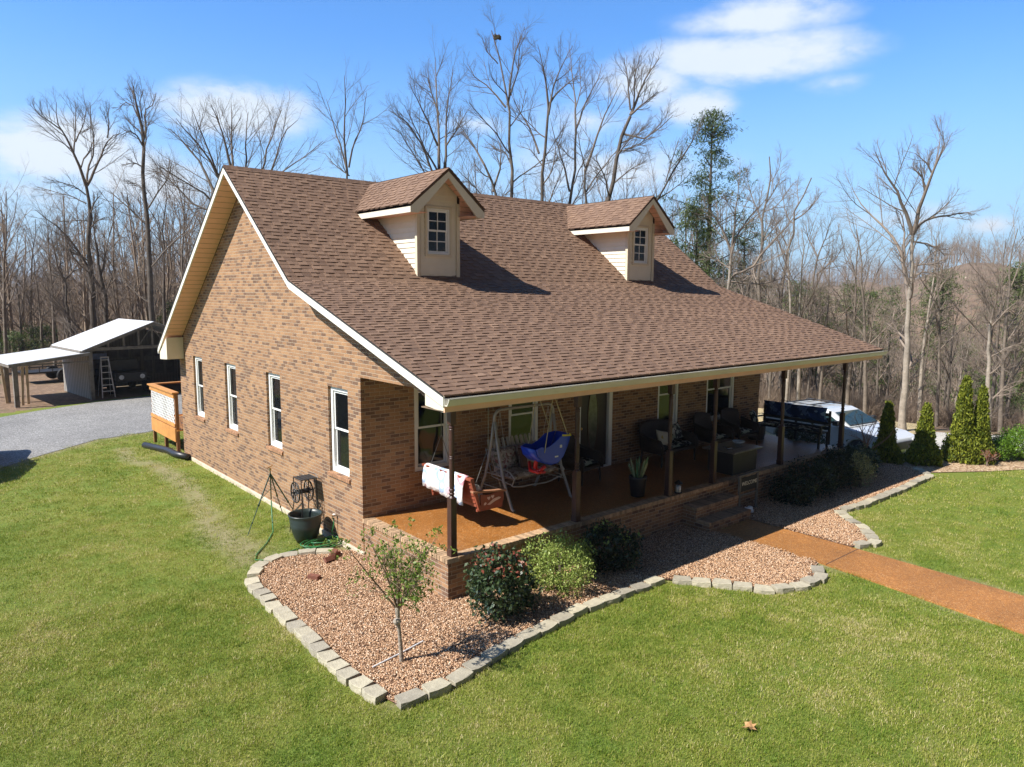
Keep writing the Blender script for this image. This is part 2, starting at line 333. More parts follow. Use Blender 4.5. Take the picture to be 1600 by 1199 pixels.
for i, (a, b) in enumerate(SIDE): window('x', 0, a, b, SZ[0], SZ[1], cur=(a+.1, a+.42) if i == 0 else (a+.2, a+.45) if i == 1 else None)
for i, (a, b, c, d) in enumerate(FWIN): window('y', DP, a, b, c, d, sill=False, cur=(a+.1, a+.35), dep=.02)
# front door
P = mapper('y', DP); d = MB(); fbox(d, P, 5.64, 6.6, .06, .11, .03, 2.1); dark = simple('dark_door_paint', (.03, .02, .016), .4, .2)
door = d.build('door', dark, house, bevel=.004)
gl = MB(); pts = [(6.12+.17*math.cos(q), 2.68+.058, 1.18+.74*math.sin(q)) for q in [2*math.pi*k/40 for k in range(40)]]; gl.prism(pts, (0, -.006, 0))
leaded = simple('leaded_door_glass', (.10, .10, .085), .12, .3, 9, .004, 30, spec=.8); gl.build('pane', leaded, door)
ri = MB(); ri.tube(pts+[pts[0]], .016, 5, False); ri.build('pane_trim', brownpaint, door)
kn = MB(); kn.lathe([(.0, 0), (.028, .01), (.032, .03), (.02, .045), (0, .05)], (0, 0, 0), 12, m=Matrix.Translation((5.72, DP+.06, 1.0)) @ Matrix.Rotation(R(90), 4, 'X')); kn.build('handle', simple('brass', (.6, .4, .15), .3, .1, metal=1), door)
tr = MB(); fbox(tr, P, 5.523, 5.64, -.02, .14, 0.001, 2.197); fbox(tr, P, 6.6, 6.717, -.02, .14, 0.001, 2.197); fbox(tr, P, 5.64, 6.6, -.02, .14, 2.11, 2.197); fbox(tr, P, 5.64, 6.6, -.03, .15, .001, .03); tr.build('door_frame', white, house, bevel=.006)
# ---- roof
def slope_pts(a, b): return Vector((0, b[0]-a[0], b[1]-a[1]))
mb = MB()
x0, x1 = -OH, LX+OH
for (a, b), t0 in zip(zip(PROF, PROF[1:]), (0, 0, 0)):
    mb.prism([(x0, a[0], a[1]), (x0, b[0], b[1]), (x0, b[0], b[1]-.10), (x0, a[0], a[1]-.10)], (x1-x0, 0, 0))
roof = mb.build('roof', shingle, house)
def courses(name, origin, right, upv, length, rise, parent, seed, expo=.128, clip=None, tab=(.09, .27)):
    """rows of laminated shingles: every tab is a thin wedge, its butt edge down-slope"""
    rr = random.Random(seed); mb = MB(); O = Vector(origin); X = Vector(right).normalized(); U = Vector(upv).normalized(); Nn = X.cross(U)
    if Nn.z < 0: Nn = -Nn
    n = int(math.ceil(rise/expo)); e = rise/n
    for i in range(n):
        x = -rr.uniform(0, .3); rowtone = rr.uniform(-.05, .05); hi = rr.random() < .5
        lo_, hi_ = (0, length) if clip is None else clip(i*e)
        while x < hi_:
            w = rr.uniform(*tab); a, b = max(x, lo_), min(x+w, hi_); x += w; hi = not hi
            if b-a < .01: continue
            th = .022 if hi else .010; yl = -.012+(0 if hi else .012)+rr.uniform(-.003, .003)
            s0 = i*e+yl-.004; s1 = (i+1)*e+.02
            mb.cur = min(1, max(0, (.59 if hi else .43)+rowtone+rr.gauss(0, .10)))
            def Q(u, s, h): return tuple(O+X*u+U*s+Nn*h)
            mb.add([Q(a, s0, .002), Q(b, s0, .002), Q(b, s0, th), Q(a, s0, th), Q(b, s1, .004), Q(a, s1, .004)], [(0, 1, 2, 3), (3, 2, 4, 5), (0, 3, 5), (1, 4, 2)])
    return mb.build(name, shingle, parent)
for (a, b), sd in zip(zip(PROF, PROF[1:-1]), (1, 2)):
    s = slope_pts(a, b); courses('shingle_course', (x0-.02, a[0]-.0, a[1]), (1, 0, 0), s, x1-x0+.04, s.length, roof, sd)
a, b = PROF[3], PROF[2]; s = slope_pts(a, b); courses('shingle_course', (x0-.02, a[0], a[1]), (1, 0, 0), s, x1-x0+.04, s.length, roof, 3, expo=.3, tab=(.5, 1))
mb = MB(); rr = random.Random(8); x = x0-.02                         # ridge caps
while x < x1:
    mb.cur = rr.uniform(.15, .55); y, z = PROF[2]; w = .16; l = .24
    A_ = [(x, y-w*.79, z-w*.61+.022), (x, y, z+.034), (x, y+w*.8, z-w*.585+.022)]; B_ = [(x+l, p[1], p[2]-.010) for p in A_]
    mb.add(A_+B_+[(p[0], p[1], p[2]-.016) for p in A_], [(0, 1, 4, 3), (1, 2, 5, 4), (0, 6, 7, 1), (1, 7, 8, 2)]); x += .145
mb.build('ridge_cap', shingle, roof)
# rake boards, soffit, eaves on both gable ends
for X, sg in ((-OH, 1), (LX+OH, -1)):
    f = MB(); PR = PROF
    off = .035
    def zt(y): return rz(y)-.015
    ys = [-.60, 4.53, 7.79, 13.78]
    for a, b in zip(ys, ys[1:]):
        hgt = .17 if a < 0 else .145
        f.prism([(X-.0, a, zt(a)), (X, b, zt(b)), (X, b, zt(b)-.145), (X, a, zt(a)-.145)], (-.028*sg, 0, 0))
    f.build('rake_board', cream if 0 else simple('rake_trim', (.80, .77, .68), .4, .05, 3), house)
    s = MB()
    for a, b in zip(ys, ys[1:]):
        a2, b2 = max(a, -.3), min(b, 13.45)
        s.prism([(X+.001*sg, a2, rz(a2)-.155), (X+.001*sg, b2, rz(b2)-.155), (X+.001*sg, b2, rz(b2)-.175), (X+.001*sg, a2, rz(a2)-.175)], ((OH-.002)*sg, 0, 0))
    s.build('soffit', soffitm, house)
    e = MB()
    e.prism([(X, -.602, 2.66), (X, -.10, 2.76), (X, -.10, 2.50), (X, -.56, 2.45)], ((OH-.003)*sg, 0, 0))
    e.build('eave_return', cream, house, bevel=.005); e = MB(); z_ = rz(13.1)-.2; e.prism([(X, 13.0, z_+.02), (X, 13.70, 2.36), (X, 13.70, 2.16), (X, 13.0, 2.20)], ((OH-.003)*sg, 0, 0))
    e.build('eave_return', cream, house, bevel=.005)
    dr = MB()
    for a, b in zip(ys, ys[1:]): dr.prism([(X-.03*sg, a, rz(a)+.006), (X-.03*sg, b, rz(b)+.006), (X-.03*sg, b, rz(b)-.014), (X-.03*sg, a, rz(a)-.014)], (-.012*sg, 0, 0))
    dr.build('drip_edge', darkfelt, house)
    if sg == 1:
        v = MB(); v.prism([(-.02, 7.79-.52, 6.15), (-.02, 7.79+.52, 6.15), (-.02, 7.79, 6.56)], (.018, 0, 0)); v.build('gable_vent_board', cream, house)
# gutter and front fascia: open K-style trough
g = MB(); prof = [(-.602, 2.655), (-.602, 2.55), (-.668, 2.55), (-.70, 2.60), (-.722, 2.645), (-.722, 2.662), (-.712, 2.662), (-.712, 2.648), (-.692, 2.605), (-.66, 2.562), (-.610, 2.562), (-.610, 2.655)]
g.prism([(-OH-.01, y, z) for y, z in prof], (LX+2*OH+.05, 0, 0)); g.build('gutter', simple('gutter_enamel', (.66, .63, .55), .35, .08, 2), house)
f = MB(); f.box(-OH, LX+OH, -.60, -.572, 2.455, 2.68); f.build('fascia', simple('fascia_wrap', (.80, .48, .32), .5, .08, 3), house)
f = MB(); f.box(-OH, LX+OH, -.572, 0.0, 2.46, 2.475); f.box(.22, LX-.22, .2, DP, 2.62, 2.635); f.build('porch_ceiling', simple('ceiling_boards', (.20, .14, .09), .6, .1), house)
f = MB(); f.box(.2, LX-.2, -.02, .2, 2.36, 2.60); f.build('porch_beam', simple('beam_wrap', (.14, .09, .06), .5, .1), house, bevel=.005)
g = MB(); g.prism([(-OH-.01, 13.78, 2.42), (-OH-.01, 13.78, 2.32), (-OH-.01, 13.87, 2.32), (-OH-.01, 13.90, 2.42)], (LX+2*OH+.02, 0, 0)); g.build('gutter', simple('gutter_enamel', (.66, .63, .55)), house)
# ---- porch: slab, brick apron, rowlock cap
pf = MB(); pf.box(.21, LX-.02, .21, DP, -.09, 0); porch = pf.build('porch_floor', porchagg, house)
pw = MB(); pw.box(.015, .21, .015, DP-.001, -.74, -.072); pw.box(.21, LX, .015, .20, -.74, -.072); pw.box(LX-.2, LX, .2, DP-.001, -.74, -.072); pw.build('porch_apron', brick, house)
cp_ = MB(); rr = random.Random(4)
y = .0
while y < DP-.05: cp_.cur = rr.uniform(.72, 1.15); cp_.box(-.008+rr.uniform(0, .004), .205, y+.005, y+.067, -.07, .004+rr.uniform(0, .004)); y += .073
x = .21
while x < LX-.05: cp_.cur = rr.uniform(.72, 1.15); cp_.box(x+.005, x+.067, -.008+rr.uniform(0, .004), .205, -.07, .004+rr.uniform(0, .004)); x += .073
cp_.build('porch_cap', capbrick, porch)
mo = MB(); mo.box(.002, .203, .002, DP-.004, -.0718, -.004); mo.box(.203, LX-.004, .002, .203, -.0718, -.004); mo.build('cap_mortar', simple('mortar', (.40, .33, .24), .9, .2, 20), porch)
# ---- steps
st = MB(); st.box(6.02, 7.55, -.32, .012, -.74, -.30); st.box(6.02, 7.55, -.64, -.322, -.74, -.54); steps = st.build('steps', brick, house)
for (yy, zz) in ((-.34, -.30), (-.66, -.54)):
    x = 6.0; sc = MB()
    while x < 7.53: sc.cur = rr.uniform(.5, .9); sc.box(x+.005, x+.067, yy, yy+.335 if zz > -.4 else yy+.335, zz, zz+.06); x += .073
    sc.build('step_tread', capbrick, steps)
# ---- turned posts
def post(x):
    m = MB(); y = .105
    m.box(x-.055, x+.055, y-.055, y+.055, .005, .95); m.box(x-.062, x+.062, y-.062, y+.062, .005, .12)
    pr = [(.055, .95), (.03, .985), (.045, 1.0), (.045, 1.02), (.032, 1.035), (.046, 1.06), (.046, 1.08), (.034, 1.10), (.042, 1.14), (.044, 1.4), (.036, 1.56), (.045, 1.575), (.036, 1.59), (.045, 1.605), (.036, 1.62), (.042, 1.66), (.044, 1.9), (.04, 2.02), (.047, 2.035), (.038, 2.05), (.047, 2.065), (.036, 2.10), (.05, 2.12)]
    m.lathe(pr, (x, y, 0), 16); m.box(x-.052, x+.052, y-.052, y+.052, 2.12, 2.357)
    return m.build('porch_post', brownpaint, house, bevel=.004)
for x in (.16, 2.93, 5.62, 7.18, 9.98, 13.10): post(x)
# ---- dormers
def dormer(xc):
    hw = .535; yf = 4.68; zb = 4.36; ze = 5.99; zr_ = 6.80; oh = .98; yo = 4.28; sl_ = (zr_-ze)/oh
    zrf = lambda x: zr_-abs(x-xc)*sl_
    wl = MB(); W0, W1, Z0, Z1 = xc-.305, xc+.305, 4.97, 5.97
    dz = .115; z = zb-.05
    # front wall core and lapped boards
    core = MB(); wx = lambda h: zrf(h)-.07
    wall_slices(core, 'y', yf+.03, xc-hw+.01, xc+hw-.01, zb-.2, wx, [(W0, W1, Z0, Z1)], .10, (xc,))
    for sx in (-1, 1):
        xs = xc+sx*(hw-.05); core.prism([(xs-.04, yf+.06, zb-.2), (xs-.04, yf+.06, ze+.3), (xs-.04, 7.2, ze+.3), (xs-.04, 7.2, rz(7.2)-.3)], (.08, 0, 0))
    d = core.build('dormer', siding, house)
    b = MB(); rr = random.Random(int(xc*10))
    while z < ze+.55:
        z2 = z+dz
        for (a, c) in ((xc-hw+.07, W0-.055), (W1+.055, xc+hw-.07)) if (z2 > Z0-.05 and z < Z1+.05) else ((xc-hw+.07, xc+hw-.07),):
            lim = (zr_-.08-z2)/sl_; a2, c2 = max(a, xc-lim), min(c, xc+lim)
            if c2-a2 > .03: b.add([(a2, yf+.008, z), (c2, yf+.008, z), (c2, yf+.027, z2), (a2, yf+.027, z2), (a2, yf+.03, z), (c2, yf+.03, z)], [(0, 1, 2, 3), (4, 5, 1, 0)])
        for sx in (-1, 1):
            xs = xc+sx*hw
            yend = np.interp(z2+.0, [PROF[1][1], PROF[2][1]], [PROF[1][0], PROF[2][0]])+.15
            if z < ze+.1 and yend > yf+.1: b.add([(xs+sx*.004, yf+.02, z), (xs+sx*.004, yend, z), (xs-sx*.015, yend, z2), (xs-sx*.015, yf+.02, z2), (xs-sx*.02, yf+.02, z), (xs-sx*.02, yend, z)], [(0, 1, 2, 3), (4, 5, 1, 0)])
        z = z2
    b.build('lap_siding', siding, d)
    for sx in (-1, 1): cb = MB(); cb.box(xc+sx*hw-.042+sx*.0, xc+sx*hw+.042, yf-.012, yf+.075, zb-.05, ze+.12); cb.build('corner_board', simple('dormer_trim', (.66, .58, .43), .5, .06, 3), d, bevel=.003)
    # roof planes: slab plus shingles
    rf = MB()
    for sx in (-1, 1): rf.prism([(xc, yo, zr_), (xc+sx*oh, yo, ze), (xc+sx*oh, yo, ze-.07), (xc, yo, zr_-.07)], (0, 7.72-yo, 0))
    r = rf.build('dormer_roof', shingle, d)
    for sx in (-1, 1):
        up = Vector((-sx*oh, 0, zr_-ze)); ln = up.length
        courses('shingle_course', (xc+sx*(oh+.0), yo-.02, ze), (0, 1, 0), up, 7.72-yo, ln, d, int(xc*7)+sx, expo=.122)
    tm = MB()                                              # eave fascia, gable rake fascia
    for sx in (-1, 1):
        tm.box(min(xc+sx*oh, xc+sx*(oh-.025)), max(xc+sx*oh, xc+sx*(oh-.025)), yo+.03, 7.3, ze-.19, ze-.022)
        tm.prism([(xc, yo+.03, zr_-.022), (xc+sx*(oh+.0), yo+.03, ze-.022), (xc+sx*(oh+.0), yo+.03, ze-.19), (xc+sx*(oh-.20), yo+.03, ze-.19), (xc, yo+.03, zr_-.21)], (0, -.028, 0))
    tm.build('fascia', simple('dormer_fascia', (.72, .66, .54), .45, .05, 3), d)
    so_ = MB()
    for sx in (-1, 1):
        so_.prism([(xc, yo+.032, zr_-.078), (xc+sx*(oh-.03), yo+.032, zrf(xc+oh-.03)-.078), (xc+sx*(oh-.03), yo+.032, zrf(xc+oh-.03)-.09), (xc, yo+.032, zr_-.09)], (0, yf-yo-.03, 0))
        so_.box(min(xc+sx*(oh-.028), xc+sx*hw), max(xc+sx*(oh-.028), xc+sx*hw), yo+.032, 7.2, ze-.17, ze-.155)
    for sx in (-1, 1): so_.prism([(xc+sx*(hw+.043), yf-.01, ze-.154), (xc+sx*(oh-.03), yf-.01, ze-.154), (xc+sx*(oh-.03), yf-.01, zrf(xc+oh-.03)-.092), (xc+sx*(hw+.043), yf-.01, zrf(xc+hw+.043)-.092)], (0, .02, 0))
    so_.build('soffit', soffitm, d)
    q = MB()                                               # window casing
    for (a, c, z0, z1) in ((W0-.05, W0, Z0-.05, Z1+.045), (W1, W1+.05, Z0-.05, Z1+.045), (W0, W1, Z1, Z1+.045), (W0, W1, Z0-.05, Z0)): q.box(a, c, yf-.018, yf+.03, z0, z1)
    q.build('window_casing', simple('dormer_trim', (.66, .58, .43)), d)
    window('y', yf, W0, W1, Z0, Z1, sill=False, grid=True, parent=d, name='window', dep=.005, fw=.035)
    fl = MB(); fl.box(xc-hw-.06, xc+hw+.06, yf-.05, yf+.0, 4.39, 4.435); fl.build('flashing', simple('grey_flashing', (.35, .33, .30), .5, .2), d)
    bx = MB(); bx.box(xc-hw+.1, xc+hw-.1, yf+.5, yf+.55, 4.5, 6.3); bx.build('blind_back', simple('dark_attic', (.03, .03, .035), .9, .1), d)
dormer(3.10); dormer(10.02)
# ---- back deck, seen past the far left corner
dk = thing('deck', (-.05, 14.8, ZG), 'orange stained deck railing with white lattice at the back of the house', 'deck')
ow = simple('orange_stained_wood', (.60, .27, .07), .55, .2, 4)
m = MB(); m.box(-.16, 6, WY+.04, 16.1, .02, .06); m.build('deck_floor', ow, dk)
m = MB(); m.box(-.20, -.161, WY+.1, 16.1, -.30, .10); m.box(-.16, 6, 16.1, 16.14, -.30, .10); m.build('rim_board', ow, dk)
m = MB(); m.box(-.25, -.06, WY+.05, 16.2, 1.14, 1.18); m.box(-.205, -.17, WY+.1, 16.12, 1.0, 1.139); m.box(-.205, -.17, WY+.1, 16.12, .14, .24); m.box(-.06, 6, 16.05, 16.2, 1.14, 1.18); m.build('handrail', ow, dk)
for y in (WY+.12, 14.78, 16.05): m = MB(); m.box(-.17, -.08, y-.045, y+.045, ZG, 1.139); m.build('deck_post', simple('brown_stained_post', (.26, .12, .045), .6, .25, 5), dk)
m = MB(); lat = simple('white_lattice', (.8, .8, .78), .5, .05)
y0_, y1_, za, zb_ = WY+.16, 16.0, .245, .995
for sgn in (1, -1):
    k = y0_-1.2
    while k < y1_+1.2:
        a, b = (k, za), (k+sgn*(zb_-za), zb_)
        def clipy(p, q):
            (ya, z1), (yb, z2) = p, q
            pts = []
            for yy, zz in ((ya, z1), (yb, z2)):
                if yy < y0_: zz = z1+(y0_-ya)/(yb-ya)*(z2-z1); yy = y0_
                if yy > y1_: zz = z1+(y1_-ya)/(yb-ya)*(z2-z1); yy = y1_
                pts.append((yy, zz))
            return pts
        if max(a[0], b[0]) > y0_ and min(a[0], b[0]) < y1_:
            (p, z1), (q, z2) = clipy(a, b); xx = -.192+(.005 if sgn > 0 else 0)
            if abs(p-q) > .03: m.prism([(xx, p-.026, z1), (xx, p+.026, z1), (xx, q+.026, z2), (xx, q-.026, z2)], (.004, 0, 0))
        k += .15
m.build('lattice', lat, dk)
# ================================================================== GROUND
def gh(x, y):
    """terrain height: flat yard, a drop past the east end, a wooded valley and the ridges beyond"""
    z = ZG
    z -= .55*smooth((x-13.7)/3.2)*smooth((y+.6)/2.2); z -= .45*smooth((x-18)/6)*smooth((y+5)/4)*(1-smooth((y+.6)/2.2))
    dx, dy = x-CP[0], y-CP[1]; r = math.hypot(dx, dy)
    if r > 30:
        a = math.degrees(math.atan2(dx, dy))             # 0 = +y, positive to the right
        edge = interp(a, [-180, -60, 0, 20, 40, 50, 60, 75, 90, 180], [60, 60, 46, 56, 46, 38, 33, 31, 31, 60])
        depth = interp(a, [-20, 0, 20, 45, 60, 80], [9, 9, 7, 8, 13, 15]); z -= depth*smooth((r-edge)/60)
        crest = interp(a, [-20, 0, 10, 14, 18, 30, 45, 58, 66, 74, 90], [2, 2, 1.0, 6, 9, 8, 5, 3, 9, 18, 20])
        z += (crest+depth)*smooth((r-120)/230)*(1+.08*math.sin(a*.9)+.05*math.sin(a*2.3+1))
        z += smooth((r-380)/200)*-14+smooth((r-900)/1300)*(38+9*math.sin(a*.31)+5*math.sin(a*.83+2))
        z += .5*math.sin(x*.11)*math.cos(y*.13)*smooth((r-40)/30)
    return z
m, t, b, o = nt('woodland_floor'); Pn = N(t, 'TexCoord').outputs['Object']
n1_ = noise(t, Pn, .35, 6, .65); n2_ = noise(t, Pn, 6, 5, .7); c = ramp(t, n2_, [(.3, (.11, .07, .042)), (.5, (.20, .125, .075)), (.72, (.34, .23, .15))])
c = mixc(t, N(t, 'MapRange', {0: n1_, 1: .52, 2: .68}).outputs[0], c, (.13, .125, .05)); rr_ = N(t, 'VectorMath', {0: Pn}, operation='LENGTH').outputs['Value']
far = N(t, 'MapRange', {0: rr_, 1: 200, 2: 700}).outputs[0]; nf = noise(t, Pn, .05, 6, .75); c = mixc(t, far, c, ramp(t, nf, [(.35, (.07, .075, .04)), (.55, (.14, .11, .085)), (.7, (.18, .14, .11))]))
t.links.new(c, b.inputs['Base Color']); b.inputs['Roughness'].default_value = .95; bump(t, b, n2_, .06)
radii = [0, 4, 8, 12, 15, 18]+[20+1.0*i for i in range(20)]+[40*1.06**i for i in range(1, 88)]; NA = 240; V = []; F = []
for r in radii:
    for k in range(NA):
        q = 2*math.pi*k/NA; x, y = CP[0]+r*math.sin(q), CP[1]+r*math.cos(q); V.append((x, y, gh(x, y)-.03))
for i in range(len(radii)-1):
    for k in range(NA): F.append((i*NA+k, (i+1)*NA+k, (i+1)*NA+(k+1) % NA, i*NA+(k+1) % NA))
V = np.array(V); g_ = npmesh('ground', V, np.array(F)[:, ::-1], m, smooth=True); g_['kind'] = 'structure'
# polygons on the lot
BED1 = [(0, 3.1), (-.3, 3.12), (-.7, 3.38), (-1.2, 3.5), (-1.72, 3.3), (-2.08, 2.6), (-2.2, .6), (-2.27, -1.1), (-2.12, -1.95), (-1.4, -1.93), (-.1, -1.65), (1.3, -1.5), (3.35, -1.52), (3.66, -1.9), (4.0, -2.4), (4.35, -2.92), (4.9, -3.2), (5.5, -3.2), (5.86, -2.95), (6.2, -2.85), (6.18, -.62), (6.0, -.6), (6.0, .1), (.05, .1)]
BED2 = [(7.55, .1), (7.5, -.6), (7.47, -2.85), (8.0, -3.0), (8.7, -2.5), (9.5, -1.55), (10.6, -1.7), (12.6, -1.68), (14.6, -1.6), (15.1, -1.0), (15.2, .0), (14.0, .1), (13.7, 1.2), (13.15, 1.2), (13.15, .1)]
PATH = [(6.2, -.62), (7.47, -.62), (7.44, -3.0), (7.33, -5.74), (7.0, -14), (5.3, -14), (5.8, -6.15), (6.22, -2.9)]
MULCH = [(15.0, -1.4), (16.6, -2.5), (19.5, -4.0), (27, -7.2), (27, -5.2), (20.5, -2.6), (17.5, -.9), (16.0, -.2), (15.2, .0)]
DRIVE = [(-16, 4.0), (-9.5, 11.6), (-4.39, 14.9), (-3.35, 16.0), (-1.57, 17.6), (.48, 18.1), (6, 18.6), (20, 19.5), (20, 27.8), (8, 27.9), (3.0, 27.3), (1.8, 27.1), (.2, 26.6), (-2.1, 25.5), (-3.42, 24.6), (-9, 19.5), (-22, 12)]
def inside(p, poly):
    x, y = p; c = False; n = len(poly)
    for i in range(n):
        (x1, y1), (x2, y2) = poly[i], poly[(i+1) % n]
        if (y1 > y) != (y2 > y) and x < (x2-x1)*(y-y1)/(y2-y1)+x1: c = not c
    return c
def segd(p, pl):
    best = 9e9
    for (x1, y1), (x2, y2) in zip(pl, pl[1:]):
        dx, dy = x2-x1, y2-y1; u = max(0, min(1, ((p[0]-x1)*dx+(p[1]-y1)*dy)/(dx*dx+dy*dy+1e-9))); best = min(best, math.hypot(p[0]-x1-u*dx, p[1]-y1-u*dy))
    return best
def sheet(name, poly, z, mat, kind='structure', th=0):
    """a flat polygon, triangulated; th > 0 makes a slab"""
    bm = bmesh.new(); vs = [bm.verts.new((x, y, z)) for x, y in poly]; f = bm.faces.new(vs)
    if f.normal.z < 0: f.normal_flip()
    f.normal_update()
    if f.normal.z < 0: f.normal_flip()
    if th:
        r = bmesh.ops.extrude_face_region(bm, geom=[f]); nv = [e for e in r['geom'] if isinstance(e, bmesh.types.BMVert)]; bmesh.ops.translate(bm, verts=nv, vec=(0, 0, th))
        bmesh.ops.recalc_face_normals(bm, faces=bm.faces)
    bmesh.ops.triangulate(bm, faces=[q for q in bm.faces if len(q.verts) > 4])
    me = bpy.data.meshes.new(name); bm.to_mesh(me); bm.free(); me.materials.append(mat); o = bpy.data.objects.new(name, me); C.objects.link(o)
    if kind: o['kind'] = kind
    return o
# lawn, with a per-point dryness
TRACK = [(-1.2, 15.6), (-1.35, 14.2), (-1.0, 12.6), (-.95, 10.5), (-1.15, 8.6), (-1.5, 6.8), (-1.6, 5.2), (-1.65, 3.9)]
def hsh(x, y, s=1.0): return math.sin(x*12.9898*s+y*78.233*s)*43758.5453 % 1
def vn(x, y):
    xi, yi = math.floor(x), math.floor(y); fx, fy = x-xi, y-yi; fx = fx*fx*(3-2*fx); fy = fy*fy*(3-2*fy)
    return (hsh(xi, yi)*(1-fx)+hsh(xi+1, yi)*fx)*(1-fy)+(hsh(xi, yi+1)*(1-fx)+hsh(xi+1, yi+1)*fx)*fy
def dryness(x, y):
    d = 0
    if y > 2:
        d = max(0, 1-segd((x, y), TRACK)/(.40+.35*vn(x*2, y*2)+(.2 if y < 7 else 0)))*.95
        if -.5 < x < .1 and 3 < y < 5.2: d = max(d, .9*max(0, 1-abs(x+.1)/.8))
        if x < .4 and y > 13.6: d = max(d, .8*max(0, 1-math.hypot(x+.2, y-14.5)/1.1))
    e = min(segd((x, y), BED1+[BED1[0]]), segd((x, y), PATH[2:]+[PATH[0]])) if y < 5 and x < 9 else 9
    d = max(d, .8*max(0, 1-e/(.10+.15*vn(x*3, y*3))))
    e = segd((x, y), DRIVE[1:7]) if y > 8 else 9
    d = max(d, .9*max(0, 1-e/.5))
    n = .6*vn(x*.9+7, y*.9)+.4*vn(x*2.7, y*2.7+3)
    return min(1, d+max(0, n-.58)*1.1)
m, t, b, o = nt('lawn_turf'); Pn = N(t, 'TexCoord').outputs['Object']; a = N(t, 'Attribute', attribute_name='dry').outputs['Fac']
nA = noise(t, Pn, 38, 6, .75); nB = noise(t, Pn, 1.1, 5, .6); nC = noise(t, Pn, 7, 4, .6)
gr = ramp(t, nA, [(.28, (.075, .11, .016)), (.5, (.17, .21, .035)), (.72, (.30, .30, .085))])
gr = mixc(t, .7, gr, ramp(t, nB, [(.3, (.75, .95, .8)), (.7, (1.25, 1.05, 1.1))]), 'MULTIPLY')
dr_ = ramp(t, noise(t, Pn, 30, 5, .7), [(.3, (.17, .16, .07)), (.7, (.36, .32, .17))])
f = N(t, 'MapRange', {0: M2(t, 'ADD', a, M2(t, 'MULTIPLY', M2(t, 'SUBTRACT', nC, .5), .9)), 1: .25, 2: .85}).outputs[0]
t.links.new(mixc(t, f, gr, dr_), b.inputs['Base Color']); b.inputs['Roughness'].default_value = .9; b.inputs['Specular IOR Level'].default_value = .2; bump(t, b, nA, .03)
xs = np.arange(-22, 30.01, .3); ys = np.arange(-13, 32.01, .3); V = []; dry = []
for y in ys:
    for x in xs: V.append((x, y, gh(x, y))); dry.append(dryness(x, y) if math.hypot(x-CP[0], y-CP[1]) < 40 else .2)
nx = len(xs); F = []
for j in range(len(ys)-1):
    for i in range(nx-1):
        cx, cy = xs[i]+.15, ys[j]+.15; r = math.hypot(cx-CP[0], cy-CP[1])
        aa = math.degrees(math.atan2(cx-CP[0], cy-CP[1])); lim = interp(aa, [-30, 0, 20, 40, 55, 64, 75], [30, 33, 40, 40, 36, 34, 33])
        if r < lim: F.append((j*nx+i, j*nx+i+1, (j+1)*nx+i+1, (j+1)*nx+i))
lawn = npmesh('lawn', np.array(V), np.array(F), m); at_ = lawn.data.attributes.new('dry', 'FLOAT', 'POINT'); at_.data.foreach_set('value', np.array(dry, np.float32)); lawn['kind'] = 'structure'
def gravelmat(name, cols, sc, bd=.02, rough=.9):
    m, t, b, o = nt(name); P = N(t, 'TexCoord').outputs['Object']; v = N(t, 'TexVoronoi', {'Vector': P, 'Scale': sc}); r = N(t, 'SeparateColor', {0: v.outputs['Color']}).outputs[0]
    c = ramp(t, r, cols); w = noise(t, P, .6, 5); c = mixc(t, .8, c, ramp(t, w, [(.3, (.75,)*3), (.7, (1.15,)*3)]), 'MULTIPLY')
    t.links.new(c, b.inputs['Base Color']); b.inputs['Roughness'].default_value = rough; bump(t, b, v.outputs['Distance'], bd); return m
drive_m = gravelmat('grey_gravel', [(0, (.14, .134, .127)), (.5, (.25, .24, .228)), (1, (.42, .41, .39))], 38)
bed_m = gravelmat('brown_gravel_bed', [(0, (.10, .055, .035)), (.4, (.24, .13, .08)), (.8, (.38, .22, .14)), (1, (.6, .5, .4))], 34)
straw_m = gravelmat('straw_and_soil', [(0, (.22, .13, .07)), (.5, (.42, .28, .16)), (1, (.62, .48, .32))], 22, .03)
sheet('driveway', DRIVE, ZG+.012, drive_m); sheet('soil', [(x, y) for x, y in MULCH], ZG+.02, straw_m)
sheet('gravel_base', BED1, ZG+.03, bed_m); sheet('gravel_base', BED2, ZG+.03, bed_m)
pal = gravelmat('pale_driveway', [(0, (.38, .35, .30)), (.5, (.50, .47, .42)), (1, (.62, .6, .55))], 30)
def drape(name, quad, n, mat, lift):
    q = [np.array(p) for p in quad]; V = []; F = []
    for j in range(n+1):
        for i in range(n+1):
            u, v = i/n, j/n; p = (q[0]*(1-u)+q[1]*u)*(1-v)+(q[3]*(1-u)+q[2]*u)*v; V.append((p[0], p[1], gh(*p)+lift))
    for j in range(n):
        for i in range(n): F.append((j*(n+1)+i, j*(n+1)+i+1, (j+1)*(n+1)+i+1, (j+1)*(n+1)+i))
    o = npmesh(name, np.array(V), np.array(F), mat, smooth=True); o['kind'] = 'structure'; return o
drape('driveway', [(17.3, 1.2), (21.8, -3.9), (27.0, -2.4), (24.3, 3.2)], 24, pal, .03)
drape('dry_grass', [(14.0, 2.2), (17.5, .9), (27.3, 2.9), (25, 11)], 24, gravelmat('tan_dry_grass', [(0, (.26, .19, .09)), (.5, (.46, .36, .19)), (1, (.6, .5, .3))], 20, .04), .035)
pth = sheet('path', PATH, ZG-.02, pathagg, th=.055)
jm = MB(); jm.box(6.19, 7.45, -3.02, -3.0, ZG+.034, ZG+.037); jm.box(5.7, 7.3, -6.9, -6.88, ZG+.034, ZG+.037); jo = jm.build('path_joint', simple('dark_joint_strip', (.10, .05, .03), .9)); jo['kind'] = 'structure'; jo.name = 'path_joints'  # thin dark strips mark the slab joints
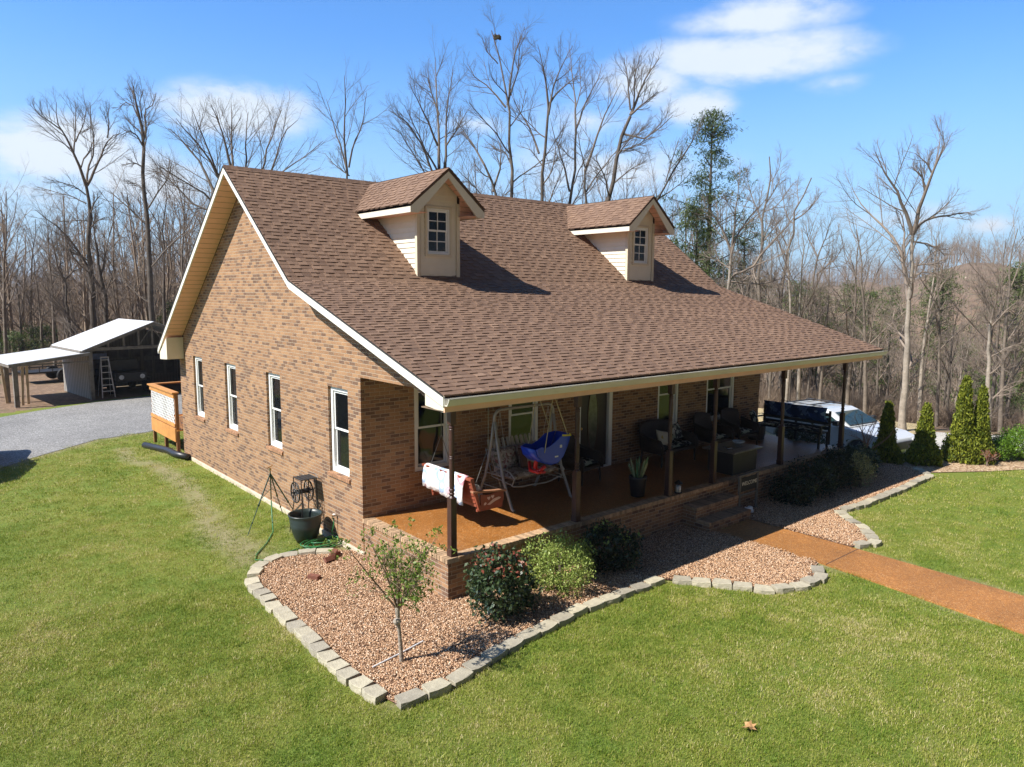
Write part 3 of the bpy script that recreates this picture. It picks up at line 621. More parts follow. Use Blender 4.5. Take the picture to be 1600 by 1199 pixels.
# ---- gravel stones
rg = np.random.default_rng(5)
ico = bmesh.new(); bmesh.ops.create_icosphere(ico, subdivisions=1, radius=1); IV = np.array([v.co[:] for v in ico.verts]); IF = np.array([[v.index for v in f.verts] for f in ico.faces]); ico.free()
pebm = leafmat('pebble_stone', (0, 0, 0), (1, 1, 1), 0, .85); tt = pebm.node_tree
for l in list(tt.nodes): tt.nodes.remove(l)
o_ = N(tt, 'OutputMaterial'); b_ = N(tt, 'BsdfPrincipled'); tt.links.new(b_.outputs[0], o_.inputs[0])
tt.links.new(ramp(tt, N(tt, 'Attribute', attribute_name='shade').outputs['Fac'], [(0, (.11, .056, .030)), (.35, (.29, .155, .082)), (.6, (.45, .265, .145)), (.9, (.59, .38, .225)), (1, (.78, .65, .50))]), b_.inputs['Base Color']); b_.inputs['Roughness'].default_value = .8
def pebbles(n, rad, s0, s1, name):
    V = []; F = []; S = []
    for i in range(n):
        s = rg.uniform(s0, s1); v = IV*(1+rg.normal(0, .13, (len(IV), 1)))*np.array([s, s*rg.uniform(.6, 1), s*rg.uniform(.45, .7)]); q = rg.uniform(0, 6.28); tl = rg.normal(0, .4)
        Rm = np.array(Euler((tl, rg.normal(0, .4), q)).to_matrix()); r = rad*math.sqrt(rg.random()); a = rg.uniform(0, 6.28); v = v@Rm.T+[r*math.cos(a), r*math.sin(a), rg.uniform(-.004, .012)]
        F.append(IF+len(V)*len(IV)); V.append(v); S += [rg.random()**.9]*len(IF)
    return npmesh(name, np.concatenate(V), np.concatenate(F), pebm, shade=S)
prot = [pebbles(88, .135, .0075, .0155, 'pebble_patch') for _ in range(5)]
pts = []
for poly in (BED1, BED2):
    xs_ = [p[0] for p in poly]; ys_ = [p[1] for p in poly]
    for x in np.arange(min(xs_), max(xs_), .115):
        for y in np.arange(min(ys_), max(ys_), .115):
            p = (x+rg.uniform(-.05, .05), y+rg.uniform(-.05, .05))
            if inside(p, poly) and segd(p, poly+[poly[0]]) > .08: pts.append((p[0], p[1], ZG+.04+.02*vn(p[0]*1.5, p[1]*1.5)))
n = len(pts); scatter('gravel', pts, np.stack([np.zeros(n), np.zeros(n), rg.uniform(0, 6.28, n)], 1), rg.uniform(.9, 1.15, n), rg.integers(0, 5, n), prot, label='brown and pink pea gravel filling the beds round the porch', cat='gravel')
# ---- grass
gm, t, b, o = nt('grass_blades'); geo = N(t, 'NewGeometry').outputs['Position']; sh = N(t, 'Attribute', attribute_name='shade').outputs['Fac']; rnd = N(t, 'ObjectInfo').outputs['Random']
gn = noise(t, geo, .55, 5, .65); gn2 = noise(t, geo, 3.2, 4, .6)
k = M2(t, 'ADD', M2(t, 'MULTIPLY', sh, .55), M2(t, 'ADD', M2(t, 'MULTIPLY', M2(t, 'SUBTRACT', gn, .48), 1.9), M2(t, 'ADD', M2(t, 'MULTIPLY', M2(t, 'SUBTRACT', gn2, .5), 1.3), M2(t, 'MULTIPLY', rnd, .28))))
c = ramp(t, k, [(.0, (.120, .205, .016)), (.35, (.235, .295, .032)), (.64, (.345, .36, .062)), (.90, (.50, .44, .15)), (1, (.64, .55, .30))])
t.links.new(c, b.inputs['Base Color']); b.inputs['Roughness'].default_value = .6; b.inputs['Specular IOR Level'].default_value = .3
tr_ = N(t, 'BsdfTranslucent', {'Color': c}); mx = N(t, 'MixShader', {0: .3, 1: b.outputs[0], 2: tr_.outputs[0]}); t.links.new(mx.outputs[0], o.inputs[0])
def tuft(n, rad, h0, h1, wid, name='grass_tuft'):
    V = []; F = []; S = []
    for i in range(n):
        r = rad*math.sqrt(rg.random()); a = rg.uniform(0, 6.28); x, y = r*math.cos(a), r*math.sin(a); h = rg.uniform(h0, h1); q = rg.uniform(0, 6.28); ln = abs(rg.normal(0, .5)); w = wid*rg.uniform(.6, 1.2)
        dx, dy = math.cos(q), math.sin(q); px, py = -dy*w, dx*w; k = len(V); l1, l2 = ln*h*.35, ln*h*1.1
        V += [(x-px, y-py, 0), (x+px, y+py, 0), (x+dx*l1+px*.8, y+dy*l1+py*.8, h*.55), (x+dx*l1-px*.8, y+dy*l1-py*.8, h*.55), (x+dx*l2, y+dy*l2, h*(1-.25*ln)), (x+dx*l2, y+dy*l2, h*(1-.25*ln))]
        F += [(k, k+1, k+2, k+3), (k+3, k+2, k+5, k+4)]; s = rg.random() if rg.random() > .12 else 1.45; S += [s, s]
    return npmesh(name, np.array(V), np.array(F), gm, shade=S)
gp = [tuft(78, .13, .018, .046, .0027) for _ in range(5)]+[tuft(90, .22, .02, .048, .005) for _ in range(3)]
pts = []; sc_ = []; ix = []
def visible(x, y, z, m_=.06):
    d = np.array([x, y, z])-CP; w = d@FW
    if w < .5: return False
    u, v = F_PX*(d@RT)/w/800, F_PX*(d@UP)/w/599.5
    return abs(u) < 1+m_ and abs(v) < 1+m_
for (r0, r1, st_, big) in ((5, 12.5, .10, 0), (12.5, 18, .145, 0), (18, 31, .25, 1)):
    for x in np.arange(CP[0]-8, CP[0]+31, st_):
        for y in np.arange(CP[1]-1, CP[1]+31, st_):
            r = math.hypot(x-CP[0], y-CP[1])
            if not (r0 <= r < r1): continue
            if -.05 < x < LX and -.05 < y < WY: continue
            if not visible(x, y, ZG): continue
            p = (x+rg.uniform(-.5, .5)*st_, y+rg.uniform(-.5, .5)*st_)
            if p[0] > 15 and p[1] > -2.5: continue
            if -.12 < p[0] < LX+.1 and -.1 < p[1] < WY+.1: continue
            if inside(p, BED1) or inside(p, BED2) or inside(p, PATH) or inside(p, MULCH) or inside(p, DRIVE): continue
            if rg.random() < (dryness(*p)-.3)*.85: continue
            if segd(p, BED1[3:21]) < .115 or segd(p, BED2[2:10]) < .115: continue
            if big == 0 and (segd(p, PATH[2:7]) < .03): continue
            pts.append((p[0], p[1], gh(*p))); sc_.append(rg.uniform(.7, 1.25)*(1.0 if r > 9 else .95)); ix.append(rg.integers(0, 5) if not big else rg.integers(5, 8))
n = len(pts); print('grass tufts', n)
scatter('grass', pts, np.stack([rg.normal(0, .1, n), rg.normal(0, .1, n), rg.uniform(0, 6.28, n)], 1), sc_, ix, gp, label='short green lawn grass with straw coloured patches', cat='grass')
# ---- edging blocks
stm = simple('cast_edging_block', (.43, .385, .30), .85, .22, 7, .008, 35, rnd=.3)
def block_mesh(seed, L=.30, Wd=.215, H=.105):
    rr = random.Random(seed); m = MB(); j = lambda s=.008: rr.uniform(-s, s)
    tp = [(-L/2+.012+j(), -Wd/2+.02+j()), (-L/6+j(), -Wd/2+.004+j()), (L/6+j(), -Wd/2+.004+j()), (L/2-.012+j(), -Wd/2+.02+j()), (L/2-.03+j(), Wd/2+j()), (-L/2+.03+j(), Wd/2+j())]
    n = 6; lo = [(x*1.0, y*1.03, 0) for x, y in tp]; mi = [(x*1.01+j(.004), y*1.035+j(.004), H*.55) for x, y in tp]; hi = [(x, y, H+j(.005)) for x, y in tp]
    fs = [tuple(range(n))[::-1], tuple(range(2*n, 3*n))]
    for k in range(2): fs += [(k*n+i, k*n+(i+1) % n, (k+1)*n+(i+1) % n, (k+1)*n+i) for i in range(n)]
    m.add(lo+mi+hi, fs); return m
bms = []
for s in range(6):
    o = block_mesh(s).build('edging_block', stm, bevel=.004); bms.append(o)
used = [False]*6
def lay(path, step, label, grp, seed, L=1.0, dz=0):
    rr = random.Random(seed); P = [Vector((x, y)) for x, y in path]; ds = [0]
    for a, b in zip(P, P[1:]): ds.append(ds[-1]+(b-a).length)
    nn = max(2, round(ds[-1]/step)); out = []
    for i in range(nn):
        s = (i+.5)*ds[-1]/nn; k = max(j for j in range(len(ds)) if ds[j] <= s+1e-9); k = min(k, len(P)-2); u = (s-ds[k])/(ds[k+1]-ds[k]); p = P[k].lerp(P[k+1], u)
        s2 = min(ds[-1], s+.12); s1 = max(0, s-.12)
        def at(q): kk = min(max(j for j in range(len(ds)) if ds[j] <= q+1e-9), len(P)-2); return P[kk].lerp(P[kk+1], (q-ds[kk])/(ds[kk+1]-ds[kk]))
        d = at(s2)-at(s1); ang = math.atan2(d.y, d.x)+rr.uniform(-.06, .06)
        v = rr.randrange(6)
        if not used[v]: o = bms[v]; used[v] = True
        else: o = bms[v].copy(); C.objects.link(o)
        o.location = (p.x+rr.uniform(-.015, .015), p.y+rr.uniform(-.015, .015), ZG-.018+dz+rr.uniform(-.012, .012)); o.rotation_euler = (rr.uniform(-.05, .05), rr.uniform(-.05, .05), ang); k_ = ds[-1]/nn/.30
        o.scale = (k_*1.05*L, 1.05, 1); tag(o, label, 'edging block', grp); out.append(o)
    return out
G_ = 'concrete blocks edging the gravel beds'
lay([(-.35, 3.17), (-.72, 3.42), (-1.22, 3.55), (-1.72, 3.33), (-1.98, 2.95)], .34, 'buff concrete edging block in the short run beside the coiled hose', 'blocks edging the far left end of the bed', 1)
lay([(-2.02, 2.85), (-2.12, 2.5), (-2.2, .6), (-2.28, -1.1), (-2.22, -1.75)], .285, 'pale sunlit concrete edging block in the row along the left of the gravel', 'blocks edging the left side of the bed', 2)
lay([(-2.12, -1.98), (-1.4, -1.98), (-.1, -1.70), (1.3, -1.54), (3.3, -1.56)], .37, 'buff concrete edging block in the long row along the front of the gravel', 'blocks edging the front of the bed', 3)
lay([(3.45, -1.68), (3.66, -1.94), (3.98, -2.44), (4.33, -2.97), (4.9, -3.25), (5.5, -3.26), (5.92, -2.98)], .34, 'worn concrete edging block in the curved end of the bed left of the walkway', 'blocks in the curve left of the walkway', 4)
lay([(7.55, -2.92), (8.03, -3.08), (8.45, -2.8), (8.75, -2.5), (9.15, -2.0), (9.5, -1.62)], .33, 'grey concrete edging block in the hooked end of the bed right of the walkway', 'blocks in the hook right of the walkway', 5)
lay([(9.7, -1.62), (10.6, -1.75), (12.6, -1.74), (14.55, -1.66), (15.1, -1.1)], .33, 'grey weathered edging block in the far straight row in front of the dark shrubs', 'blocks of the far right row', 6)
for i, u_ in enumerate(used):
    if not u_: bpy.data.objects.remove(bms[i])
# ================================================================== PORCH AND YARD THINGS
wick = simple('dark_wicker', (.045, .030, .022), .6, .4, 40, .01, 90)
redw = simple('red_stained_wood', (.27, .07, .038), .45, .3, 6, .003, 40)
greym = simple('taupe_painted_metal', (.44, .41, .37), .4, .15, 6)
blackm = simple('black_metal', (.02, .02, .02), .45, .2, 10)
pilw = simple('white_cushion', (.75, .74, .70), .9, .12, 8, .006, 25)
def fabric(name, base, spots, scale, thr=.55):
    m, t, b, o = nt(name); P = N(t, 'TexCoord').outputs['Object']; n = noise(t, P, scale, 2, .5); v = N(t, 'TexVoronoi', {'Vector': P, 'Scale': scale*1.3}); r = N(t, 'SeparateColor', {0: v.outputs['Color']}).outputs[0]
    sp = ramp(t, r, [(i/len(spots), c) for i, c in enumerate(spots)], 'CONSTANT'); f = N(t, 'MapRange', {0: n, 1: thr-.02, 2: thr+.02}).outputs[0]
    t.links.new(mixc(t, f, base, sp), b.inputs['Base Color']); b.inputs['Roughness'].default_value = .9; b.inputs['Specular IOR Level'].default_value = .15; bump(t, b, noise(t, P, 120, 2), .002); MATS[name] = m; return m
floral = fabric('floral_cushion_cloth', (.42, .36, .33), [(.28, .14, .14), (.55, .50, .46), (.2, .2, .16)], 13, .5)
leafc = fabric('leaf_print_cloth', (.03, .035, .04), [(.5, .5, .46), (.3, .34, .3), (.04, .05, .06)], 9, .5)
bluec = fabric('blue_leaf_cloth', (.012, .03, .11), [(.16, .25, .42), (.02, .05, .18), (.07, .12, .28)], 5, .5)
def pillow(name, c, size, mat, parent, rot=(0, 0, 0), n=8):
    m = MB(); sx, sy, sz = size; M_ = Matrix.Translation(c) @ Euler(rot).to_matrix().to_4x4(); vs = []
    for s in (1, -1):
        for j in range(n+1):
            for i in range(n+1):
                u, v = i/n*2-1, j/n*2-1; h = ((1-u**4)*(1-v**4))**.5; k = 1-.08*(1-abs(u*v)); vs.append(tuple(M_ @ Vector((u*sx/2*k, v*sy/2*k, s*(h*sz/2+.004)))))
    fs = []; q = (n+1)**2
    for j in range(n):
        for i in range(n):
            a = j*(n+1)+i; fs += [(a, a+1, a+n+2, a+n+1), (q+a, q+a+n+1, q+a+n+2, q+a+1)]
    ed = [i for i in range(n+1)]+[(j+1)*(n+1)+n for j in range(n)]+[n*(n+1)+n-1-i for i in range(n)]+[(n-1-j)*(n+1) for j in range(n-1)]
    for a, b in zip(ed, ed[1:]+ed[:1]): fs.append((b, a, q+a, q+b))
    m.add(vs, fs); return m.build(name, mat, parent, smooth=True)
def rope(m, a, b, r=.008, chain=False):
    m.tube([a, b], r, 5)
# -- red bench swing hung near the open corner
sw = thing('porch_swing', (1.55, 1.6, .45), 'red stained wooden bench swing hanging from the porch ceiling near the first post', 'swing')
y0, y1 = .86, 2.34; xb, xs0, xs1 = 1.18, 1.30, 1.83
m = MB()
for i in range(7): z = .40+i*.068; xx = xs0-.035-i*.019; m.box(xx-.011, xx+.011, y0+.05, y1-.05, z, z+.058)
m.build('backrest', redw, sw, bevel=.003)
m = MB()
for i in range(7): x = xs0+i*.077; m.box(x, x+.066, y0+.03, y1-.03, .36+.004*abs(i-3), .385+.004*abs(i-3))
m.build('seat', redw, sw, bevel=.003)
m = MB(); m.box(xs0-.03, xs1+.01, y0+.03, y0+.075, .31, .36); m.box(xs0-.03, xs1+.01, y1-.075, y1-.03, .31, .36); m.box(xs0-.03, xs1+.01, 1.57, 1.62, .31, .36); m.build('seat_rail', redw, sw, bevel=.003)
m = MB()
for y in (y0+.0, 1.6, y1-.05): m.prism([(xs0-.01, y, .33), (xs0+.045, y, .33), (xb-.02, y, .94), (xb-.09, y, .94)], (0, .05, 0))
m.box(xb-.10, xb-.02, y0-.02, y1+.02, .90, .945); m.build('back_frame', redw, sw, bevel=.004)
for y in (y0-.0, y1-.03):
    m = MB(); m.prism([(xs0+.02, y, .36), (xs0+.02, y, .62), (xs0+.2, y, .59), (xs1-.15, y, .61), (xs1, y, .60), (xs1+.02, y, .5), (xs1-.02, y, .36)], (0, .022, 0)); s = m.build('arm_panel', redw, sw, bevel=.003)
    sg = -1 if y < 1 else 1; m = MB(); yy = y-.003 if y < 1 else y+.022
    def heart(cx, cz, r):
        pts = []
        for k in range(24):
            q = 2*math.pi*k/24; pts.append((cx+r*.062*16*math.sin(q)**3, yy, cz+r*.062*(13*math.cos(q)-5*math.cos(2*q)-2*math.cos(3*q)-math.cos(4*q))))
        m.prism(pts, (0, .004, 0))
    heart(1.50, .53, .036); heart(1.585, .545, .036)
    m.prism([(1.46, yy, .42), (1.52, yy, .45), (1.6, yy, .50), (1.72, yy, .52), (1.78, yy, .50), (1.74, yy, .475), (1.66, yy, .46), (1.58, yy, .43), (1.52, yy, .405)], (0, .004, 0)); m.prism([(1.39, yy, .45), (1.42, yy, .47), (1.45, yy, .45), (1.43, yy, .42), (1.39, yy, .42)], (0, .004, 0)); m.build('cutout', simple('pale_cutout', (.72, .55, .48), .6), s)
for y in (y0-.03, y1-.05): m = MB(); m.prism([(xb-.05, y, .68), (xs1+.06, y, .60), (xs1+.06, y, .632), (xb-.05, y, .712)], (0, .085, 0)); m.build('armrest', simple('worn_armrest', (.42, .2, .11), .5, .3), sw, bevel=.005)
for y in (y0+.02, y1-.02):
    m = MB(); top_ = (1.5, y, 2.44); J = (1.5, y, 1.45)
    for p in ((xb-.03, y, .68), (xs1-.02, y, .62)): m.tube([p, J], .006, 4)
    m.tube([J, top_], .007, 4); m.build('chain', simple('chain_steel', (.25, .24, .22), .4, metal=.6), sw)
# quilt over the swing back
qm, t, b, o = nt('patchwork_quilt'); P_ = N(t, 'TexCoord').outputs['Object']; v = N(t, 'TexVoronoi', {'Vector': P_, 'Scale': 3.4}); v.feature = 'F1'; r = N(t, 'SeparateColor', {0: v.outputs['Color']})
rg_ = N(t, 'TexGradient'); dist = v.outputs['Distance']; col_ = ramp(t, r.outputs[0], [(0, (.22, .36, .60)), (.28, (.36, .48, .68)), (.5, (.66, .26, .32)), (.72, (.30, .44, .66)), (.9, (.62, .40, .46))], 'CONSTANT')
ringf = N(t, 'MapRange', {0: M2(t, 'ABSOLUTE', M2(t, 'SUBTRACT', dist, .40)), 1: .07, 2: .13, 3: .9, 4: 0}).outputs[0]
t.links.new(mixc(t, ringf, (.86, .86, .87), col_), b.inputs['Base Color']); b.inputs['Roughness'].default_value = .9; bump(t, b, noise(t, P_, 22, 3), .012)
q = thing('quilt', (xb, 1.7, .95), 'white quilt with blue and pink rings draped over the back of the red swing', 'quilt')
prof = [(xb-.145, .49), (xb-.14, .62), (xb-.125, .76), (xb-.115, .88), (xb-.10, .945), (xb-.06, .965), (xb-.02, .96), (xb+.01, .90), (xb+.03, .82)]; ny = 22; vs = []
for j in range(ny+1):
    yy = 1.0+(2.27-1.0)*j/ny
    for i, (x, z) in enumerate(prof): vs.append((x-(.016*math.sin(yy*13+i*.5)+.012*math.sin(yy*31))*(1-i/8), yy+.03*math.sin(i), z-(.05*math.sin(yy*2.1) if i < 2 else 0)))
k = len(prof); m = MB(); m.add(vs, [(j*k+i, j*k+i+1, (j+1)*k+i+1, (j+1)*k+i) for j in range(ny) for i in range(k-1)]); o = m.build('quilt_cloth', qm, q, smooth=True); s_ = o.modifiers.new('th', 'SOLIDIFY'); s_.thickness = .012
p = thing('pillow', (1.42, 1.05, .5), 'small white pillow propped on the near end of the red swing', 'pillow'); pillow('pillow_cover', (1.40, 1.12, .58), (.42, .34, .15), pilw, p, (0, R(68), 0))
# -- grey metal glider with floral cushions
gl_ = thing('glider_bench', (3.15, 1.9, 0), 'taupe metal canopy frame glider bench with floral cushions by the front windows', 'garden swing')
def arcpts(c, r, a0, a1, n, f): return [f(c[0]+r*math.cos(R(a0+(a1-a0)*i/n)), c[1]+r*math.sin(R(a0+(a1-a0)*i/n))) for i in range(n+1)]
m = MB(); m.tube([(2.42, 1.85, 1.62)]+[(2.42+.16*(1-math.cos(q)), 1.85, 1.72+.16*math.sin(q)) for q in np.linspace(0, 1.57, 6)]+[(3.1, 1.85, 1.885)]+[(3.82+.16*math.sin(q), 1.85, 1.72+.16*math.cos(q)) for q in np.linspace(0, 1.57, 6)]+[(3.98, 1.85, 1.62)], .03, 8); m.build('top_rail', greym, gl_, smooth=True)
for x in (2.42, 3.98):
    for yf_, s in ((1.30, -1), (2.38, 1)):
        m = MB(); m.tube([(x, 1.85+s*.02, 1.66), (x, 1.85+s*.10, 1.2), (x+(.0), 1.85+s*.28, .55), (x, yf_, .03), (x, yf_+s*.06, .02)], .028, 8); m.build('leg', greym, gl_, smooth=True)
    m = MB(); m.tube([(x, 1.62, .62), (x, 2.1, .62)], .012, 6); m.tube([(x, 1.50, .36), (x, 2.24, .36)], .012, 6); m.build('cross_brace', greym, gl_)
m = MB()
for i in range(10): x = 2.60+i*.122; m.prism([(x, 2.10, .62), (x+.075, 2.10, .62), (x+.075, 2.30, 1.19), (x+.05, 2.306, 1.215), (x+.022, 2.306, 1.215), (x, 2.30, 1.19)], (0, .012, -.004))
m.build('backrest', simple('weathered_slats', (.34, .31, .28), .6, .2, 8), gl_)
m = MB(); m.tube([(2.54, 2.08, .60), (3.86, 2.08, .60)], .018, 6); m.tube([(2.54, 1.46, .46)]+[(2.54+1.32*i/12, 1.42-.03*math.sin(i), .44-.05*math.sin(math.pi*i/12)) for i in range(13)], .014, 6); m.tube([(2.55, 2.26, 1.02), (3.85, 2.26, 1.02)], .016, 6)
for x in (2.54, 3.86): m.tube([(x, 2.27, 1.05), (x, 2.06, .52), (x, 1.44, .46), (x, 1.38, .60), (x, 1.52, .70), (x, 2.14, .76)], .014, 6)
m.build('seat_frame', greym, gl_, smooth=True)
for x in (2.56, 3.84):
    m = MB(); m.tube([(x, 1.85, 1.83), (x, 1.6, .7)], .006, 4); m.tube([(x, 1.85, 1.83), (x, 2.1, .74)], .006, 4); m.build('hanger', greym, gl_)
for i in range(2): pillow('seat_cushion', (2.88+i*.64, 1.76, .585), (.66, .62, .15), fabric('faded_floral_cloth', (.36, .29, .24), [(.2, .13, .1), (.5, .44, .38), (.28, .22, .16)], 11, .5) if 'faded_floral_cloth' not in MATS else MATS['faded_floral_cloth'], gl_)
for i in range(2): pillow('back_cushion', (2.88+i*.64, 2.08, .83), (.66, .44, .14), floral, gl_, (R(70), 0, 0))
tp_ = thing('throw_pillow', (3.25, 1.75, .7), 'brown throw pillow with a pale square patch leaning on the glider', 'pillow'); br_ = pillow('pillow_cover', (3.28, 1.84, .82), (.46, .42, .15), simple('brown_velvet', (.13, .065, .04), .85, .2), tp_, (R(62), R(12), 0))
m = MB(); M_ = Matrix.Translation((3.30, 1.755, .835)) @ Euler((R(62), R(12), 0)).to_matrix().to_4x4(); m.box(-.12, .12, -.09, .09, .0, .012, M_); m.build('patch', simple('pale_patch', (.42, .38, .28), .9), br_)
# -- toddler swing
cs = thing('toddler_swing', (2.45, .42, 1.25), 'blue plastic toddler swing with a red safety bar hanging on yellow ropes', 'swing')
blue = simple('blue_plastic', (.01, .055, .50), .28, .1, 3); redp = simple('red_plastic', (.62, .015, .012), .3, .1, 3); yel = simple('yellow_plastic', (.7, .6, .05), .35)
prof_ = [(2.04, 1.44), (2.09, 1.30), (2.22, 1.19), (2.40, 1.13), (2.58, 1.14), (2.70, 1.24), (2.80, 1.42), (2.88, 1.62)]
m = MB(); m.add([(x, y, z) for x, z in prof_ for y in (.23, .61)], [(2*i, 2*i+2, 2*i+3, 2*i+1) for i in range(len(prof_)-1)]); o = m.build('seat', blue, cs, smooth=True); s_ = o.modifiers.new('th', 'SOLIDIFY'); s_.thickness = .02
for y in (.21, .61): m = MB(); m.prism([(x, y, z) for x, z in prof_]+[(2.62, y, 1.60), (2.46, y, 1.50), (2.30, y, 1.44), (2.16, y, 1.47)], (0, .02, 0)); m.build('side_wall', blue, cs, bevel=.008)
m = MB(); m.box(2.60, 2.65, .205, .209, 1.40, 1.45); m.box(2.48, 2.56, .205, .209, 1.24, 1.265); m.build('sticker', pilw, cs)
m = MB(); m.tube([(2.24, .20, 1.12), (2.16, .3, 1.0), (2.16, .5, 1.0), (2.24, .62, 1.12)], .032, 8); m.tube([(2.2, .42, 1.04), (2.24, .42, 1.30)], .036, 8); m.tube([(2.10, .25, 1.02), (2.3, .28, .99), (2.34, .55, 1.0)], .026, 8); m.build('safety_bar', redp, cs, smooth=True)
m = MB(); m.tube([(2.66, .2, 1.62), (2.86, .2, 1.60)], .018, 6); m.tube([(2.80, .16, 1.63), (2.9, .3, 1.57)], .018, 6); m.build('clip', yel, cs)
ry = simple('yellow_rope', (.45, .38, .22), .8); m = MB()
for y in (.2, .64):
    T_ = (2.42, y, 2.40)
    for p in ((2.22, y, 1.36), (2.78, y, 1.62)): m.tube([p, T_], .008, 5)
m.build('rope', ry, cs)
# -- wicker seats
def wicker_chair(w=.72, name='wicker_chair'):
    r_ = thing(name, (0, 0, 0), '', ''); m = MB(); h = w/2
    m.box(-h, h, -.34, .30, .30, .38); m.build('seat_base', wick, r_, bevel=.02)
    bk = MB(); n = 14; vs = []
    for j in range(6):
        z = .38+j*.11
        for i in range(n+1): u = i/n*2-1; vs.append((u*(h-.01*j), .28+.05*j*.4+.05*(1-u*u), z+(.06*(1-u*u) if j == 5 else 0)))
    bk.add(vs, [(j*(n+1)+i, j*(n+1)+i+1, (j+1)*(n+1)+i+1, (j+1)*(n+1)+i) for j in range(5) for i in range(n)]); o = bk.build('backrest', wick, r_, smooth=True); s_ = o.modifiers.new('t', 'SOLIDIFY'); s_.thickness = .04
    for s in (-1, 1):
        a = MB(); a.tube([(s*h, .30, .72), (s*(h+.01), 0, .66), (s*(h+.01), -.30, .62), (s*h, -.38, .50), (s*h, -.36, .32)], .035, 8); a.prism([(s*h-.012, -.34, .36), (s*h-.012, .3, .36), (s*h-.012, .3, .68), (s*h-.012, -.30, .60)], (.024, 0, 0)); a.build('arm', wick, r_, smooth=True)
        for y in (-.32, .28): l = MB(); l.tube([(s*(h-.03), y, .32), (s*(h-.02), y*1.05, 0)], [.026, .02], 7); l.build('leg', wick, r_)
    for k in range(max(1, round(w/.62))):
        nn = max(1, round(w/.62)); cw = (w-.08)/nn; pillow('seat_cushion', (-h+.04+cw*(k+.5), -.03, .43), (cw, .56, .12), leafc, r_)
    return r_
def setup(r_, loc, rz, label, cat='chair', grp=None): r_.location = loc; r_.rotation_euler = (0, 0, R(rz)); tag(r_, label, cat, grp); return r_
ch = wicker_chair(); setup(ch, (5.05, 2.12, 0), 8, 'dark wicker armchair with a leaf print cushion, left of the front door', 'armchair', 'dark wicker chairs on the porch')
for (loc, rz_, lab) in (((9.95, 2.02, 0), -6, 'dark wicker armchair with leaf print cushion right beside the wicker loveseat'), ((11.15, 2.0, 0), -12, 'dark wicker armchair by the last front window, next to the cushioned bench')):
    c_ = copy_tree(ch); setup(c_, loc, rz_, lab, 'armchair', 'dark wicker chairs on the porch')
lv = wicker_chair(1.35, 'wicker_loveseat'); setup(lv, (8.1, 2.05, 0), 0, 'dark wicker loveseat against the brick wall right of the front door', 'loveseat')
tp2 = thing('throw_pillow', (7.75, 1.85, .5), 'cream throw pillow with a yellow flower centre on the wicker loveseat', 'pillow'); pillow('pillow_cover', (7.72, 1.9, .66), (.44, .38, .15), fabric('daisy_cloth', (.52, .50, .42), [(.4, .32, .1), (.5, .48, .4)], 6, .6), tp2, (R(60), R(14), 0))
tp3 = thing('throw_pillow', (8.45, 2.05, .5), 'dark patterned throw pillow at the right end of the wicker loveseat', 'pillow'); pillow('pillow_cover', (8.4, 2.06, .72), (.42, .40, .14), leafc, tp3, (R(70), R(-8), 0))
# fire table
ft = thing('fire_table', (8.6, .62, 0), 'square dark patio fire table with a tiled top behind the steps', 'table'); m = MB(); m.box(8.0, 9.18, .10, .98, .525, .56); m.build('tabletop', simple('slate_tile_top', (.16, .14, .12), .28, .35, 5, .002, 30), ft, bevel=.01)
m = MB(); m.box(8.10, 9.08, .2, .88, .0, .524); m.build('base', simple('bronze_panel', (.03, .025, .02), .5), ft, bevel=.01)
m = MB(); m.box(8.38, 8.82, .4, .68, .562, .572); m.build('burner_lid', simple('burner_steel', (.12, .12, .12), .3, metal=.7), ft)
bw = thing('glass_bowl', (8.95, .6, .56), 'pale glass bowl on the right side of the fire table', 'bowl'); m = MB(); m.lathe([(.04, .0), (.07, .005), (.13, .05), (.15, .08), (.14, .08), (.12, .05), (.06, .015), (.0, .012)], (8.95, .62, .563), 20); m.build('bowl', simple('frosted_glass', (.55, .62, .66), .15), bw, smooth=True)
ca = thing('candle_dish', (8.3, .5, .56), 'small bright metal candle dish at the left of the fire table', 'candle dish'); m = MB(); m.lathe([(.03, 0), (.06, .005), (.075, .03), (.065, .03), (.05, .01), (0, .01)], (8.28, .45, .563), 14); m.build('dish', simple('polished_steel', (.6, .6, .58), .2, metal=1), ca, smooth=True)
# cushioned bench across the far end
bn = thing('garden_bench', (12.7, 1.3, 0), 'dark slatted bench with blue leaf print cushions at the far porch end', 'bench')
m = MB()
for i in range(4): m.box(12.93, 12.955, .35, 2.35, .46+i*.125, .46+i*.125+.085)
for y in (.35, 1.32, 2.29): m.box(12.955, 12.99, y, y+.06, .05, .98)
m.build('backrest', blackm, bn)
m = MB()
for i in range(5): m.box(12.42+i*.1, 12.42+i*.1+.08, .35, 2.35, .40, .425)
m.build('seat', blackm, bn)
for x in (12.44, 12.9):
    for y in (.38, 2.28): l = MB(); l.box(x, x+.05, y, y+.05, 0, .40); l.build('leg', blackm, bn)
for y in (.33, 2.33): l = MB(); l.box(12.40, 12.93, y, y+.05, .60, .63); l.box(12.42, 12.46, y, y+.05, .42, .60); l.build('armrest', blackm, bn)
pillow('back_cushion', (12.88, 1.35, .87), (.42, 1.9, .14), bluec, bn, (0, R(80), 0)); pillow('seat_cushion', (12.66, 1.35, .47), (.5, 1.9, .08), leafc, bn)
tb = thing('patterned_cushion', (12.3, 2.2, .4), 'black and white patterned cushion leaning beside the bench near the wall', 'cushion'); pillow('cushion_cover', (12.35, 2.30, .62), (.42, .42, .14), leafc, tb, (R(68), 0, R(20))); m = MB(); m.lathe([(.2, 0), (.22, .02), (.22, .38), (.2, .40), (0, .405)], (12.35, 2.2, .0), 18); m.build('stool', wick, tb)
